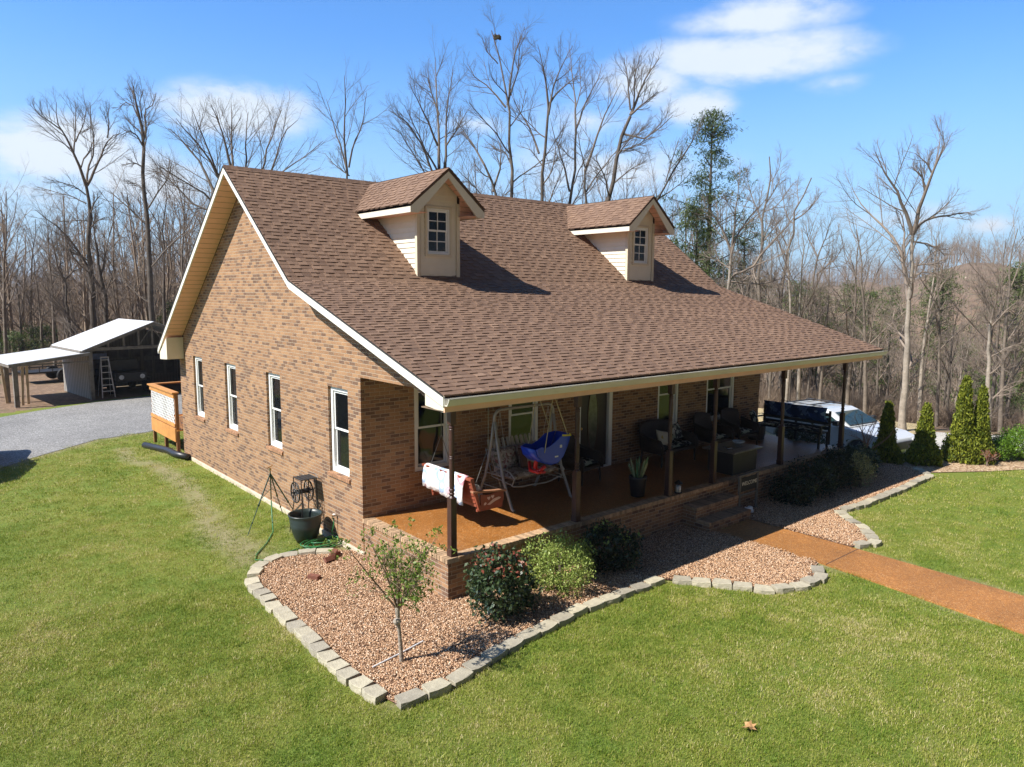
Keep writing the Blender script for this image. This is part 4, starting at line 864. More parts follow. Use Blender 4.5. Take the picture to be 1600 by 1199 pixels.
# snake plant
sn = thing('snake_plant', (5.12, .5, 0), 'tall snake plant in a dark planter at the edge of the porch', 'potted plant'); m = MB(); m.lathe([(.12, 0), (.14, .01), (.18, .38), (.19, .42), (.165, .42), (.15, .36), (0, .36)], (5.12, .5, 0), 20); m.build('planter', simple('dark_planter', (.02, .02, .022), .4), sn, smooth=True)
rr = random.Random(3)
for grn in range(2):
    m = MB()
    for k in range(9):
        q = rr.uniform(0, 6.28); L_ = rr.uniform(.28, .5); ln = rr.uniform(.03, .2); w = .028; n = 7; vs = []; cx, cy = 5.12+.06*math.cos(q), .5+.06*math.sin(q); tw = rr.uniform(0, 3)
        for i in range(n+1): u = i/n; ww = w*(math.sin(math.pi*min(1, u*.8+.2))**.6)*(1 if u < .9 else .3); a = tw+u*.6; vs += [(cx+math.cos(q)*ln*u-ww*math.sin(a), cy+math.sin(q)*ln*u+ww*math.cos(a), .36+L_*u), (cx+math.cos(q)*ln*u+ww*math.sin(a), cy+math.sin(q)*ln*u-ww*math.cos(a), .36+L_*u)]
        m.add(vs, [(2*i, 2*i+1, 2*i+3, 2*i+2) for i in range(n)])
    m.build('leaves', simple('snake_leaf_green', (.10, .20, .09), .4, .3, 12) if grn else simple('snake_leaf_pale', (.34, .36, .20), .4, .3, 12), sn)
# lantern
ln_ = thing('candle_lantern', (5.95, .10, 0), 'small lantern with a white candle and dark lid on the porch edge by the steps', 'lantern'); m = MB(); m.lathe([(.055, .005), (.055, .14), (.0, .142)], (5.95, .10, .02), 16); m.build('candle', simple('white_wax', (.8, .8, .76), .4), ln_, smooth=True)
m = MB(); m.lathe([(.075, .0), (.08, .02), (0, .021)], (5.95, .10, .005), 16); m.build('base', blackm, ln_); m = MB(); m.lathe([(.085, .205), (.09, .215), (.03, .26), (.012, .28), (0, .285)], (5.95, .10, 0), 16)
m.build('lid', blackm, ln_)
for q in range(4): m = MB(); m.tube([(5.95+.075*math.cos(q*1.57+.8), .10+.075*math.sin(q*1.57+.8), .02), (5.95+.075*math.cos(q*1.57+.8), .10+.075*math.sin(q*1.57+.8), .21)], .005, 4); m.build('upright', blackm, ln_)
# WELCOME sign on its little frame
sg_ = thing('welcome_sign', (7.95, -.3, ZG), 'black WELCOME sign hanging in a weathered wooden frame beside the brick steps', 'sign'); wd = simple('weathered_grey_wood', (.16, .145, .12), .8, .3, 10, .003, 60)
for x in (7.60, 8.30): m = MB(); m.box(x-.028, x+.028, -.33, -.28, ZG+.04, .16); m.build('leg', wd, sg_, bevel=.004)
m = MB(); m.box(7.53, 8.37, -.335, -.275, .161, .195); m.build('top_rail', wd, sg_, bevel=.004); m = MB(); m.box(7.629, 8.271, -.32, -.295, -.29, -.25); m.build('lower_rail', wd, sg_, bevel=.003)
m = MB(); m.box(7.64, 8.26, -.325, -.303, -.19, .12); bd = m.build('board', simple('black_board', (.018, .017, .016), .7), sg_, bevel=.003)
def text(name, body, size, loc, rot, mat, parent, ext=.0015, shear=0):
    cu = bpy.data.curves.new(name, 'FONT'); cu.body = body; cu.size = size; cu.extrude = ext; cu.align_x = 'CENTER'; cu.align_y = 'CENTER'; cu.shear = shear
    o = bpy.data.objects.new(name+'_tmp', cu); C.objects.link(o); o.rotation_euler = rot; o.location = loc; bpy.context.view_layer.update()
    me = bpy.data.meshes.new_from_object(o.evaluated_get(bpy.context.evaluated_depsgraph_get())); me.transform(Matrix.Translation(Vector(loc)-wloc(parent)) @ Euler(rot).to_matrix().to_4x4()); C.objects.unlink(o); bpy.data.objects.remove(o)
    me.materials.clear(); me.materials.append(mat); r = bpy.data.objects.new(name, me); C.objects.link(r); r.parent = parent; return r
text('lettering', 'WELCOME', .124, (7.95, -.3275, -.02), (R(90), 0, 0), simple('cream_lettering', (.85, .80, .62), .7), bd, shear=.12)
gs = thing('white_shoes_planter', (7.8, -.72, ZG), 'pair of small white shoe shaped ornaments on the gravel below the welcome sign', 'ornament')
for dx in (-.07, .06): m = MB(); m.lathe([(.03, 0), (.06, .01), (.065, .05), (.05, .09), (.045, .13), (.035, .14), (.03, .09), (0, .07)], (0, 0, 0), 14, m=Matrix.Translation((7.82+dx, -.42, ZG+.05)) @ Matrix.Diagonal((.85, 1.3, 1, 1))); m.build('shoe', simple('white_ceramic', (.8, .8, .78), .3), gs, smooth=True)
# ---- beside the left wall
pt = thing('garden_pot', (-.47, 4.12, ZG), 'large empty dark green ribbed planter pot standing by the left brick wall', 'plant pot'); m = MB()
pr = [(.15, 0), (.175, .01), (.235, .14), (.278, .29), (.295, .38), (.288, .39), (.304, .44), (.297, .45), (.310, .50), (.303, .51), (.328, .55), (.328, .575), (.302, .575), (.285, .50), (.26, .30), (.18, .06), (0, .055)]
m.lathe(pr, (-.47, 4.12, ZG+.004), 40); m.build('pot', simple('dark_green_plastic', (.022, .033, .029), .38, .2, 4), pt, smooth=True)
hr = thing('hose_reel', (-.3, 4.55, ZG), 'black cast iron hose reel cart with spoked wheels against the left wall', 'hose reel')
for x in (-.44, -.16):
    m = MB(); c0 = Vector((x, 4.62, .16)); Rr = .205
    ring = [(x, c0.y+Rr*math.cos(q), c0.z+Rr*math.sin(q)) for q in np.linspace(0, 2*math.pi, 29)]; m.tube(ring, .014, 6, False); ring = [(x, c0.y+.07*math.cos(q), c0.z+.07*math.sin(q)) for q in np.linspace(0, 2*math.pi, 15)]; m.tube(ring, .010, 5, False)
    for k in range(8):
        q = k*math.pi/4; m.tube([(x, c0.y+.01*math.cos(q), c0.z+.01*math.sin(q)), (x, c0.y+Rr*math.cos(q), c0.z+Rr*math.sin(q))], .008, 4)
        rc = [(x, c0.y+.14*math.cos(q+.39)+.035*math.cos(w), c0.z+.14*math.sin(q+.39)+.035*math.sin(w)) for w in np.linspace(0, 2*math.pi, 9)]; m.tube(rc, .005, 4, False)
    m.build('wheel', blackm, hr)
m = MB(); m.tube([(-.50, 4.62, .16), (-.08, 4.62, .16)], .018, 6); m.lathe([(.05, -.13), (.05, .13)], (0, 0, 0), 12, m=Matrix.Translation((-.30, 4.62, .16)) @ Matrix.Rotation(R(90), 4, 'Y')); m.build('axle', blackm, hr)
m = MB(); m.box(-.42, -.10, 4.36, 4.74, .44, .455)
for k in range(5): m.tube([(-.42+k*.08, 4.36, .46), (-.42+k*.08, 4.74, .46)], .006, 4)
m.tube([(-.1, 4.74, .5), (-.1, 4.4, .52), (-.1, 4.3, .47)], .008, 4); m.build('shelf', blackm, hr)
for (x, y) in ((-.42, 4.38), (-.10, 4.38), (-.42, 4.74), (-.10, 4.74)): m = MB(); m.tube([(x, y, .44), (x, y+(.02 if y > 4.5 else -.02), -.1), (x-(.06 if x < -.2 else 0), y+(.12 if y > 4.5 else -.05), ZG+.01)], .011, 5); m.build('leg', blackm, hr)
grn = simple('green_hose', (.03, .16, .05), .4, .3, 8); dgm = simple('dark_green_metal', (.02, .05, .025), .4)
sp_ = thing('tripod_sprinkler', (-.62, 5.35, ZG), 'green metal tripod sprinkler standing on the worn grass near the left wall', 'sprinkler'); ap = Vector((-.62, 5.42, .42))
for i, ft_ in enumerate(((-1.22, 5.19, ZG), (.0-.12, 4.98, ZG), (-.10, 6.1, ZG))):
    m = MB(); f_ = Vector(ft_); mid = ap.lerp(f_, .52); m.tube([ap, mid], .014, 6); m.tube([mid, f_], .009, 6); m.lathe([(.02, -.02), (.022, .02)], mid, 8); m.lathe([(.018, -.015), (.018, .015)], ap.lerp(f_, .8), 8); m.build('leg', dgm, sp_)
m = MB(); m.tube([ap+Vector((0, 0, -.55)), ap+Vector((0, 0, .08))], .012, 6); m.tube([ap.lerp(Vector((-1.22, 5.19, ZG)), .42), ap+Vector((0, 0, -.32)), ap.lerp(Vector((-.1, 6.1, ZG)), .42)], .007, 4); m.build('centre_pole', dgm, sp_)
m = MB(); m.lathe([(.02, 0), (.03, .02), (.02, .05), (.0, .06)], ap+Vector((0, 0, .06)), 10); m.tube([ap+Vector((-.07, 0, .12)), ap+Vector((.06, .02, .15))], .01, 5); m.build('sprinkler_head', simple('brass', (.6, .4, .15), .3, metal=1), sp_)
hs = thing('garden_hose', (-.4, 3.7, ZG), 'green garden hose coiled by the wall with a loop trailing to the sprinkler', 'garden hose'); m = MB(); pts = []
rr = random.Random(5)
for k in range(150):
    q = k*.30; r_ = .26+.06*math.sin(k*.13)+.03*rr.random(); pts.append((-.33+.10*math.sin(k*.05)+r_*1.2*math.cos(q), 3.66+r_*.75*math.sin(q), ZG+.03+.10*k/150+.015*math.sin(q*1.7)))
pts += [(-.12, 3.72, ZG+.2), (-.07, 3.72, ZG+.38), (-.07, 3.72, -.22)]; m.tube(pts, .0125, 6)
m.tube([(-.62, 5.42, -.15), (-.66, 5.3, -.5), (-.75, 5.05, ZG+.02), (-1.1, 4.5, ZG+.02), (-1.5, 4.0, ZG+.02), (-1.62, 3.75, ZG+.02), (-1.5, 3.62, ZG+.02), (-1.15, 3.72, ZG+.02), (-.8, 3.80, ZG+.02), (-.6, 3.78, ZG+.03)], .0125, 6); m.build('hose', grn, hs, smooth=True)
fc = thing('wall_faucet', (-.06, 3.72, -.2), 'small white hose bib on the brick wall above the coiled hose', 'faucet'); m = MB(); m.tube([(.0, 3.72, -.18), (-.09, 3.72, -.18), (-.10, 3.72, -.24)], .014, 6); m.build('spout', simple('polished_steel', (.6, .6, .58)), fc); m = MB(); m.lathe([(.03, 0), (.034, .01), (.01, .02), (0, .022)], (-.06, 3.72, -.155), 10); m.build('handle', pilw, fc)
bs = thing('brick_stack', (-.65, 2.75, ZG), 'loose dark red bricks piled at the end of the edging blocks', 'bricks'); rr = random.Random(1)
for k, (x, y, z, a, tilt) in enumerate(((-.52, 2.86, ZG+.07, .3, 0), (-.42, 2.99, ZG+.07, .2, 0), (-.47, 2.92, ZG+.135, .9, .1), (-.66, 2.74, ZG+.10, .25, .9))):
    m = MB(); m.box(-.1, .1, -.045, .045, -.03, .03, Matrix.Translation((x, y, z)) @ Euler((tilt, 0, a)).to_matrix().to_4x4()); m.build('brick', simple('dark_red_brick', (.20, .075, .045), .85, .3, 14), bs, bevel=.004)
b1 = MB(); b1.box(-.05, .05, -.1, .1, 0, .07, Matrix.Translation((-1.22, 2.17, ZG+.05)) @ Euler((0, 0, .5)).to_matrix().to_4x4()); b1.box(-.03, .03, -.08, -.02, .07, .072, Matrix.Translation((-1.22, 2.17, ZG+.05)) @ Euler((0, 0, .5)).to_matrix().to_4x4()); o = b1.build('brick', simple('dark_red_brick', (.20, .075, .045)), at=(-1.22, 2.17, ZG+.05)); tag(o, 'single red cored brick lying alone on the gravel near the left row', 'brick')
m = MB(); m.tube([(-1.95, -1.08, ZG+.075), (-1.5, -1.0, ZG+.075), (-1.06, -.9, ZG+.075)], .010, 6); o = m.build('plastic_rod', simple('white_plastic_rod', (.8, .8, .8), .4), at=(-1.5, -1.0, ZG)); tag(o, 'thin white plastic rod lying on the gravel under the small tree', 'rod')
dp = MB(); dp.tube([(-.62, 15.35, ZG+.09), (-.42, 14.6, ZG+.10), (-.30, 14.0, ZG+.11), (-.28, 13.35, ZG+.11), (-.12, 12.7, ZG+.11)], .095, 14)
bp = simple('black_corrugated_plastic', (.022, .022, .024), .4, .2); o = dp.build('drain_pipe', bp, smooth=True, at=(-.3, 14, ZG)); tag(o, 'black corrugated drain pipe lying on the grass below the deck', 'drain pipe')
lf = MB(); pts = []
for k in range(14): q = 2*math.pi*k/14; r_ = .10*(1.0 if k % 2 else .55); pts.append((2.05+r_*math.cos(q), -4.05+r_*.8*math.sin(q), ZG+.06+.02*math.sin(k)))
LF = site(1171, 1136, 1); zt_ = (ZG+.05-CP[2])/(LF[2]-CP[2]); px_, py_ = CP[0]+(LF[0]-CP[0])*zt_, CP[1]+(LF[1]-CP[1])*zt_; pts = [(p[0]-2.05+px_, p[1]+4.05+py_, p[2]) for p in pts]
lf.prism(pts, (0, 0, .003)); o = lf.build('fallen_leaf', simple('dry_brown_leaf', (.45, .25, .10), .7, .3), at=(px_, py_, ZG)); tag(o, 'curled dry brown leaf lying on the front lawn', 'leaf')
# ================================================================== SHRUBS
def leaves(centers, spread, n, size, rgn, up=.3, ratio=.55, fold=.25, shade=None):
    """n small folded leaves around each centre; returns verts, quads, shade"""
    c = np.repeat(np.asarray(centers, float), n, 0); k = len(c); p = c+rgn.normal(0, 1, (k, 3))*np.asarray(spread)
    a = rgn.normal(0, 1, (k, 3)); a[:, 2] += up; a /= np.linalg.norm(a, axis=1)[:, None]; b = np.cross(a, rgn.normal(0, 1, (k, 3))); b /= np.linalg.norm(b, axis=1)[:, None]+1e-9; nn = np.cross(a, b)
    s = size*rgn.uniform(.6, 1.25, (k, 1)); w = s*ratio
    V = np.stack([p-a*s*.5, p+b*w*.5+nn*w*fold, p+a*s*.5, p-b*w*.5+nn*w*fold], 1).reshape(-1, 3); F = np.arange(k*4).reshape(-1, 4)
    S = rgn.random(k) if shade is None else np.clip(rgn.normal(shade[0], shade[1], k), 0, 1)
    return V, F, S
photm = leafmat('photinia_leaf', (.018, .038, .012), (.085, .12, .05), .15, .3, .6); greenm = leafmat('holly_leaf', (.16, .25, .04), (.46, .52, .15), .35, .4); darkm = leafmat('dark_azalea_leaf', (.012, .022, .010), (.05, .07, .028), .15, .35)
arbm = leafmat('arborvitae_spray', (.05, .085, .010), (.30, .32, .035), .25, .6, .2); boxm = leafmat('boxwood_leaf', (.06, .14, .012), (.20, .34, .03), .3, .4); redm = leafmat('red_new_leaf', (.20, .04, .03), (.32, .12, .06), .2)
bark = simple('shrub_bark', (.17, .13, .10), .9, .3, 20)
def shrub(name, x, y, rx, rz_, mat, label, n=420, size=.06, per=9, seed=1, clump=.055, extra=None, z0=None, top_w=1.0, leg=.15):
    g0 = gh(x, y) if z0 is None else z0; r_ = thing(name, (x, y, g0), label, 'shrub'); rgn = np.random.default_rng(seed); cs_ = []
    while len(cs_) < n:
        d = rgn.normal(0, 1, 3); d /= np.linalg.norm(d); q = math.atan2(d[1], d[0]); k = rgn.uniform(.55, 1)**.6*(1+.16*math.sin(3*q+seed)+.12*math.sin(5*q+2*seed+3*d[2])+rgn.normal(0, .05)); zz = d[2]*k
        cs_.append((d[0]*rx*k*(top_w if zz > 0 else 1), d[1]*rx*k*(top_w if zz > 0 else 1), rz_*(1+leg)+zz*rz_))
    V, F, S = leaves(cs_, clump, per, size, rgn); V[:, 2] = np.maximum(V[:, 2], .03); npmesh('foliage', V, F, mat, r_, shade=S)
    m = MB(); rr = random.Random(seed)
    for k in range(14):
        e = cs_[k*7 % n]; m.tube([(rr.uniform(-.05, .05)+x, rr.uniform(-.05, .05)+y, g0), (x+e[0]*.4+rr.uniform(-.05, .05), y+e[1]*.4, g0+e[2]*.55), (x+e[0]*.92, y+e[1]*.92, g0+e[2]*.96)], [.014, .009, .003], 5)
    m.build('stems', bark, r_)
    if extra:
        cs2 = [c for c in cs_ if c[2] > rz_*1.5][:extra[0]]; V, F, S = leaves([(c[0]*1.05, c[1]*1.05, c[2]+.04) for c in cs2], .04, 6, size*.9, rgn); npmesh('new_or_lit_leaves', V, F, extra[1], r_, shade=S)
    return r_
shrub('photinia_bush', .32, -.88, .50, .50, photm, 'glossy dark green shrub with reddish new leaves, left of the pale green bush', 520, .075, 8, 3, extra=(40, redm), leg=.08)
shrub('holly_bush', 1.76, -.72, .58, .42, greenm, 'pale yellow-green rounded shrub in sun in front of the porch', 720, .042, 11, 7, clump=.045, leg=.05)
shrub('azalea_bush', 3.02, -.62, .52, .40, darkm, 'dark shrub in the porch shadow with a few sprigs coloured as if sunlit', 420, .065, 8, 11, extra=(14, greenm), leg=.0)  # sunlight on the sprigs put into the colour: brighter leaves on a dark bush
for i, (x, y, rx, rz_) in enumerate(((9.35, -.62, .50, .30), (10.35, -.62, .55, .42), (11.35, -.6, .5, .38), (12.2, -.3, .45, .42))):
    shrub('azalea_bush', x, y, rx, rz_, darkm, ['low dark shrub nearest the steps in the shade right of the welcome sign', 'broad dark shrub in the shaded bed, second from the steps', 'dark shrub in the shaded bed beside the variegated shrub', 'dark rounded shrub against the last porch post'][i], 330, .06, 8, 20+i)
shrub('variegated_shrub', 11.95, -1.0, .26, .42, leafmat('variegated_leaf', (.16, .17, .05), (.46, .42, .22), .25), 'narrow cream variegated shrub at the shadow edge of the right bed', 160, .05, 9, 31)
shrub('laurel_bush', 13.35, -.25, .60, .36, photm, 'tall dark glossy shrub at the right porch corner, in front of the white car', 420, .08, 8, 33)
shrub('laurel_bush', 13.5, 1.35, .55, .50, photm, 'dark shrub standing behind the far end of the porch, beyond the bench', 420, .08, 8, 35)
# upright arborvitae
def arbor(x, y, r, h, label, seed, n=2400, double=None):
    g0 = gh(x, y); r_ = thing('arborvitae', (x, y, g0), label, 'conifer', 'arborvitae at the right end of the bed'); rgn = np.random.default_rng(seed); cs_ = []
    cones = [(0, 0, r, h, 1.0)]+([double] if double else [])
    for _ in range(n):
        cx, cy, cr, ch_, w_ = cones[rgn.integers(0, len(cones))]; u = rgn.random()**1.25; q = rgn.uniform(0, 6.28); rad = cr*(1-u)**.56*(.55+.45*math.sin(math.pi*min(1, u*2.2+.28)))*(1+.13*math.sin(4*q+9*u+seed)+.10*math.sin(9*q-14*u))*rgn.uniform(.72, 1.03)+.02
        cs_.append((cx+rad*math.cos(q), cy+rad*math.sin(q), .06+u*ch_))
    V, F, S = leaves(cs_, (.025, .025, .05), 4, .11, rgn, up=1.6, ratio=.38, shade=(.5, .28)); npmesh('foliage', V, F, arbm, r_, shade=S)
    m = MB(); m.tube([(x, y, g0), (x, y, g0+h*.9)], [.05, .008], 7); m.build('trunk', bark, r_)
arbor(15.5, -.10, .42, 1.70, 'slender arborvitae with sunlit tip, first in the row of conifers', 1)
arbor(16.15, -.90, .47, 1.62, 'short conical arborvitae, second in the row of conifers', 2)
arbor(17.3, -1.48, .52, 2.40, 'tallest arborvitae with a forked double top, third in the row', 3, 4600, (.30, -.36, .42, 2.1, 1))
shrub('boxwood', 18.35, -2.15, .36, .34, boxm, 'small dark green rounded boxwood right of the tallest arborvitae', 520, .05, 8, 41)
shrub('boxwood', 18.95, -2.55, .58, .46, boxm, 'bright green rounded boxwood at the right edge of the mulch', 900, .05, 9, 42)
# ================================================================== SHED
RS = 5.8
def rooted(fn, name, loc, rz, label, cat, group=None):
    r = thing(name, (0, 0, 0), label, cat, group); fn(r); r.location = loc; r.rotation_euler = (0, 0, R(rz)); return r
tin = stripes('galvanised_roof', (.74, .75, .76), (.42, .42, .43), 0, .30, .05, .38); tiny_ = stripes('galvanised_roof_lean', (.72, .73, .74), (.4, .4, .41), 1, .30, .05, .38)
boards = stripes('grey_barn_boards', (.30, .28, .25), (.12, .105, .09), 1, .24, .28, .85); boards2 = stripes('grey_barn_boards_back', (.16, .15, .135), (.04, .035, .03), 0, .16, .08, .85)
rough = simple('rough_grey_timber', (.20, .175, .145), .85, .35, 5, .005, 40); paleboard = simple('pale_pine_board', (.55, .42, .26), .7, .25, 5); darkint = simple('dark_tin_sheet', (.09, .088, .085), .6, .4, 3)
def shed(r):
    W_, D_ = 5.4, 4.1
    m = MB(); m.box(0, .05, .0, D_, .0, 2.27); m.build('side_wall', boards, r); m = MB(); m.box(W_-.05, W_, 0, D_, 0, 2.27); m.build('side_wall', boards, r)
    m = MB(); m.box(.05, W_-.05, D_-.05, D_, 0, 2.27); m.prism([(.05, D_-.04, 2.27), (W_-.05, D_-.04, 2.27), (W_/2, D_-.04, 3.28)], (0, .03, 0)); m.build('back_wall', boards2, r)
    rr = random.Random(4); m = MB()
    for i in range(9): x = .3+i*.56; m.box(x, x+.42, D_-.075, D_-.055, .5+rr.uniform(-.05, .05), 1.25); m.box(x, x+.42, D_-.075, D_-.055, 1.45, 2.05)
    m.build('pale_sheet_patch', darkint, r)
    m = MB(); m.box(-.06, W_+.06, -.02, .06, 2.16, 2.30); m.build('front_beam', rough, r)
    for x in (-.03, W_-.12): m = MB(); m.box(x, x+.15, -.05, .10, 0, 2.159); m.build('corner_post', rough, r)
    for x in (.8, 1.45, 2.1, 2.7, 3.3, 3.95, 4.6): m = MB(); z = 2.27+(1.06)*(1-abs(x-W_/2)/(W_/2)); m.box(x-.04, x+.04, .0, .05, 2.301, z-.03); m.build('truss_upright', rough, r)
    m = MB(); m.tube([(2.1, .03, 2.32), (2.7, .03, 3.15), (3.3, .03, 2.32)], .035, 4); m.build('truss_brace', rough, r)
    for s, (xa, xb) in enumerate(((-.35, W_/2), (W_/2, W_+.35))):
        za, zb = (2.20, 3.38) if s == 0 else (3.38, 2.20); m = MB(); m.prism([(xa, -.30, za), (xb, -.30, zb), (xb, -.30, zb+.03), (xa, -.30, za+.03)], (0, D_+.55, 0)); m.build('roof_sheet', tiny_, r)
        m = MB(); m.prism([(xa, -.28, za-.12), (xb, -.28, zb-.12), (xb, -.28, zb-.003), (xa, -.28, za-.003)], (0, .04, 0)); m.build('rafter', rough, r)
    m = MB(); m.box(-.42, -.30, -.25, D_+.2, 2.13, 2.19); m.build('eave_batten', rough, r)
shed_o = rooted(shed, 'pole_barn', (.23, 27.58, ZG), RS, 'open fronted grey board pole barn with a bright metal roof across the gravel drive', 'shed')
def lean(r):
    m = MB(); m.prism([(-3.1, -.35, 1.78), (-.06, -.35, 2.12), (-.06, -.35, 2.145), (-3.1, -.35, 1.805)], (0, 4.6, 0)); m.build('roof_sheet', tin if 0 else tiny_, r)
    m = MB(); m.prism([(-3.08, -.33, 1.66), (-.08, -.33, 2.0), (-.08, -.33, 2.117), (-3.08, -.33, 1.777)], (0, .05, 0)); m.prism([(-3.08, -.28, 1.66), (-3.03, -.28, 1.665), (-3.03, -.28, 1.78), (-3.08, -.28, 1.775)], (0, 4.4, 0)); m.build('rafter', rough, r)
    for (x, y) in ((-2.86, -.2), (-2.80, 1.6), (-2.82, 3.9)): m = MB(); m.box(x-.085, x+.085, y-.085, y+.085, 0, 1.72); m.build('pole', rough, r)
    m = MB(); m.box(-2.8, -.1, -.22, -.17, 1.70, 1.76)
    m.build('tie_beam', rough, r)
rooted(lean, 'lean_to', (.23, 27.58, ZG), RS, 'open lean-to with a white metal roof on timber poles, left of the grey barn', 'lean-to')
Rm5 = Matrix.Translation((.23, 27.58, ZG)) @ Matrix.Rotation(R(RS), 4, 'Z')
def lw(x, y, z=0): return Rm5 @ Vector((x, y, z))
for i, (x, y, tx, lab) in enumerate(((-2.62, .2, .1, 'pale pine board leaning upright just right of the front pole under the lean-to'), (-2.35, .5, .05, 'second pale board leaning upright under the lean-to'), (-2.95, 1.3, -.1, 'pale board leaning at the left edge behind the lean-to pole'))):
    m = MB(); a = Vector((0, 0, 0)); m.prism([(0, 0, 0), (.10, 0, 0), (.10+tx, .1, 1.68), (tx, .1, 1.68)], (0, .03, 0)); o = m.build('leaning_board', paleboard); o.location = lw(x, y); o.rotation_euler = (0, 0, R(RS)); tag(o, lab, 'board', 'boards leaning under the lean-to')
alu = simple('aluminium', (.55, .55, .55), .35, .1, 5, metal=.5)
def ladder(r):
    for s in (-1, 1): m = MB(); m.prism([(s*.26-.02, -.38, 0), (s*.26+.02, -.38, 0), (s*.15+.02, 0, 1.8), (s*.15-.02, 0, 1.8)], (0, .06, 0)); m.build('front_rail', alu, r); m = MB(); m.tube([(s*.26, .45, 0), (s*.15, .06, 1.78)], .016, 4); m.build('rear_rail', alu, r)
    for k in range(6): z = .28+k*.28; f = z/1.8; m = MB(); m.box(-.26+.11*f, .26-.11*f, -.38+.38*f-.02, -.38+.38*f+.07, z, z+.025); m.build('step', alu, r)
    m = MB(); m.box(-.18, .18, -.05, .12, 1.80, 1.83); m.build('top_cap', alu, r)
p_ = lw(.78, .55); rooted(ladder, 'stepladder', p_, RS-4, 'aluminium stepladder standing open just inside the barn front', 'ladder')
# ---- vehicles
def wheel(parent, x, y, r_=.35, w=.23):
    m = MB(); Mx = Matrix.Translation((x, y, r_)) @ Matrix.Rotation(R(90), 4, 'X'); m.lathe([(r_*.62, -w/2), (r_*.93, -w/2), (r_, -w/2+.03), (r_, w/2-.03), (r_*.93, w/2), (r_*.62, w/2)], (0, 0, 0), 28, m=Mx); wo_ = m.build('wheel', simple('tyre_rubber', (.02, .02, .02), .8), parent, smooth=False)
    m = MB(); m.lathe([(0, -w*.42), (r_*.6, -w*.40), (r_*.62, -w*.3), (r_*.62, w*.3), (r_*.6, w*.40), (0, w*.42)], (0, 0, 0), 20, m=Mx); m.build('rim', simple('alloy_rim', (.35, .35, .36), .3, metal=.8), wo_)
def car(paint, rack=True, h=1.72):
    r = thing('parked_car', (0, 0, 0), '', ''); L, Wd = 4.7, .92; n = 0
    side = [(-2.32, .42), (-2.36, .75), (-2.30, 1.02), (-1.9, 1.10), (.75, 1.06), (1.05, 1.04), (1.9, .95), (2.28, .82), (2.36, .6), (2.30, .36), (1.85, .30), (1.80, .50), (1.62, .68), (1.40, .73), (1.18, .68), (1.0, .50), (.96, .28), (-1.0, .28), (-1.04, .50), (-1.22, .68), (-1.44, .73), (-1.66, .68), (-1.84, .50), (-1.88, .32)]
    m = MB(); m.prism([(x, -Wd, z) for x, z in side], (0, 2*Wd, 0)); m.build('body', paint, r, bevel=.05)
    cab = [(-2.15, 1.05), (-1.95, h-.12), (-1.7, h), (.05, h+.01), (.25, h-.05), (1.02, 1.06)]
    m = MB(); k = len(cab); A_ = [(x, -Wd+.04, z) if z < 1.2 else (x, -Wd+.20, z) for x, z in cab]; B_ = [(x, -y, z) for x, y, z in A_]; m.add(A_+B_, [tuple(range(k)), tuple(range(2*k-1, k-1, -1))]+[(i, i+k, i+1+k, i+1) for i in range(k-1)]+[(k-1, 2*k-1, k, 0)]); m.build('cabin', paint, r, bevel=.03)
    tg = simple('tinted_car_glass', (.02, .045, .05), .06, .1, 2, spec=.9)
    def quad(pts, nm='window', off=.012):
        c = [Vector(p) for p in pts]; nn = (c[1]-c[0]).cross(c[2]-c[0]).normalized(); q = MB(); q.prism([tuple(p+nn*.002) for p in c], nn*off); q.build(nm, tg, r)
    def sy(z): return Wd-.04-(z-1.06)/(h-1.06)*.16
    for s in (-1, 1):
        for pts in (((-1.88, 1.13), (-1.76, h-.16), (-1.25, h-.10), (-1.25, 1.12)), ((-1.17, 1.12), (-1.17, h-.10), (-.42, h-.09), (-.38, 1.11)), ((-.30, 1.11), (-.33, h-.09), (.12, h-.12), (.72, 1.12))):
            P3 = [(x, s*(sy(z)+.004), z) for x, z in pts]
            if s < 0: P3 = P3[::-1]
            quad(P3)
    quad([(.96, -.78, 1.12), (.96, .78, 1.12), (.32, .64, h-.08), (.32, -.64, h-.08)], 'windscreen'); quad([(-2.12, .78, 1.15), (-2.12, -.78, 1.15), (-1.98, -.66, h-.18), (-1.98, .66, h-.18)], 'rear_window')
    for s in (-1, 1):
        m = MB(); m.box(.55, .72, s*.93-.0 if s > 0 else -1.12, 1.12 if s > 0 else -.93, 1.08, 1.24); m.build('mirror', simple('black_trim_plastic', (.02, .02, .022), .5), r, bevel=.02)
        m = MB(); m.box(2.22, 2.345, min(s*.55, s*.86), max(s*.55, s*.86), .62, .80); m.build('headlight', simple('headlight_lens', (.6, .62, .65), .1), r, bevel=.02)
        m = MB(); m.box(-2.36, -2.28, min(s*.72, s*.9), max(s*.72, s*.9), .75, 1.0); m.build('tail_light', simple('red_lens', (.4, .01, .01), .2), r)
        if rack: m = MB(); m.tube([(-1.75, s*.66, h), (-1.7, s*.66, h+.06), (-.2, s*.66, h+.06), (-.1, s*.66, h)], .018, 6); m.build('roof_rail', simple('black_trim_plastic', (.02, .02, .022)), r)
    if rack:
        for x in (-1.4, -.6): m = MB(); m.box(x-.04, x+.04, -.66, .66, h+.05, h+.08); m.build('cross_bar', simple('black_trim_plastic', (.02, .02, .022)), r)
    m = MB(); m.box(2.30, 2.375, -.5, .5, .5, .74); m.build('grille', simple('black_trim_plastic', (.02, .02, .022)), r)
    for x in (1.40, -1.44):
        for s in (-1, 1): wheel(r, x, s*.80)
    return r
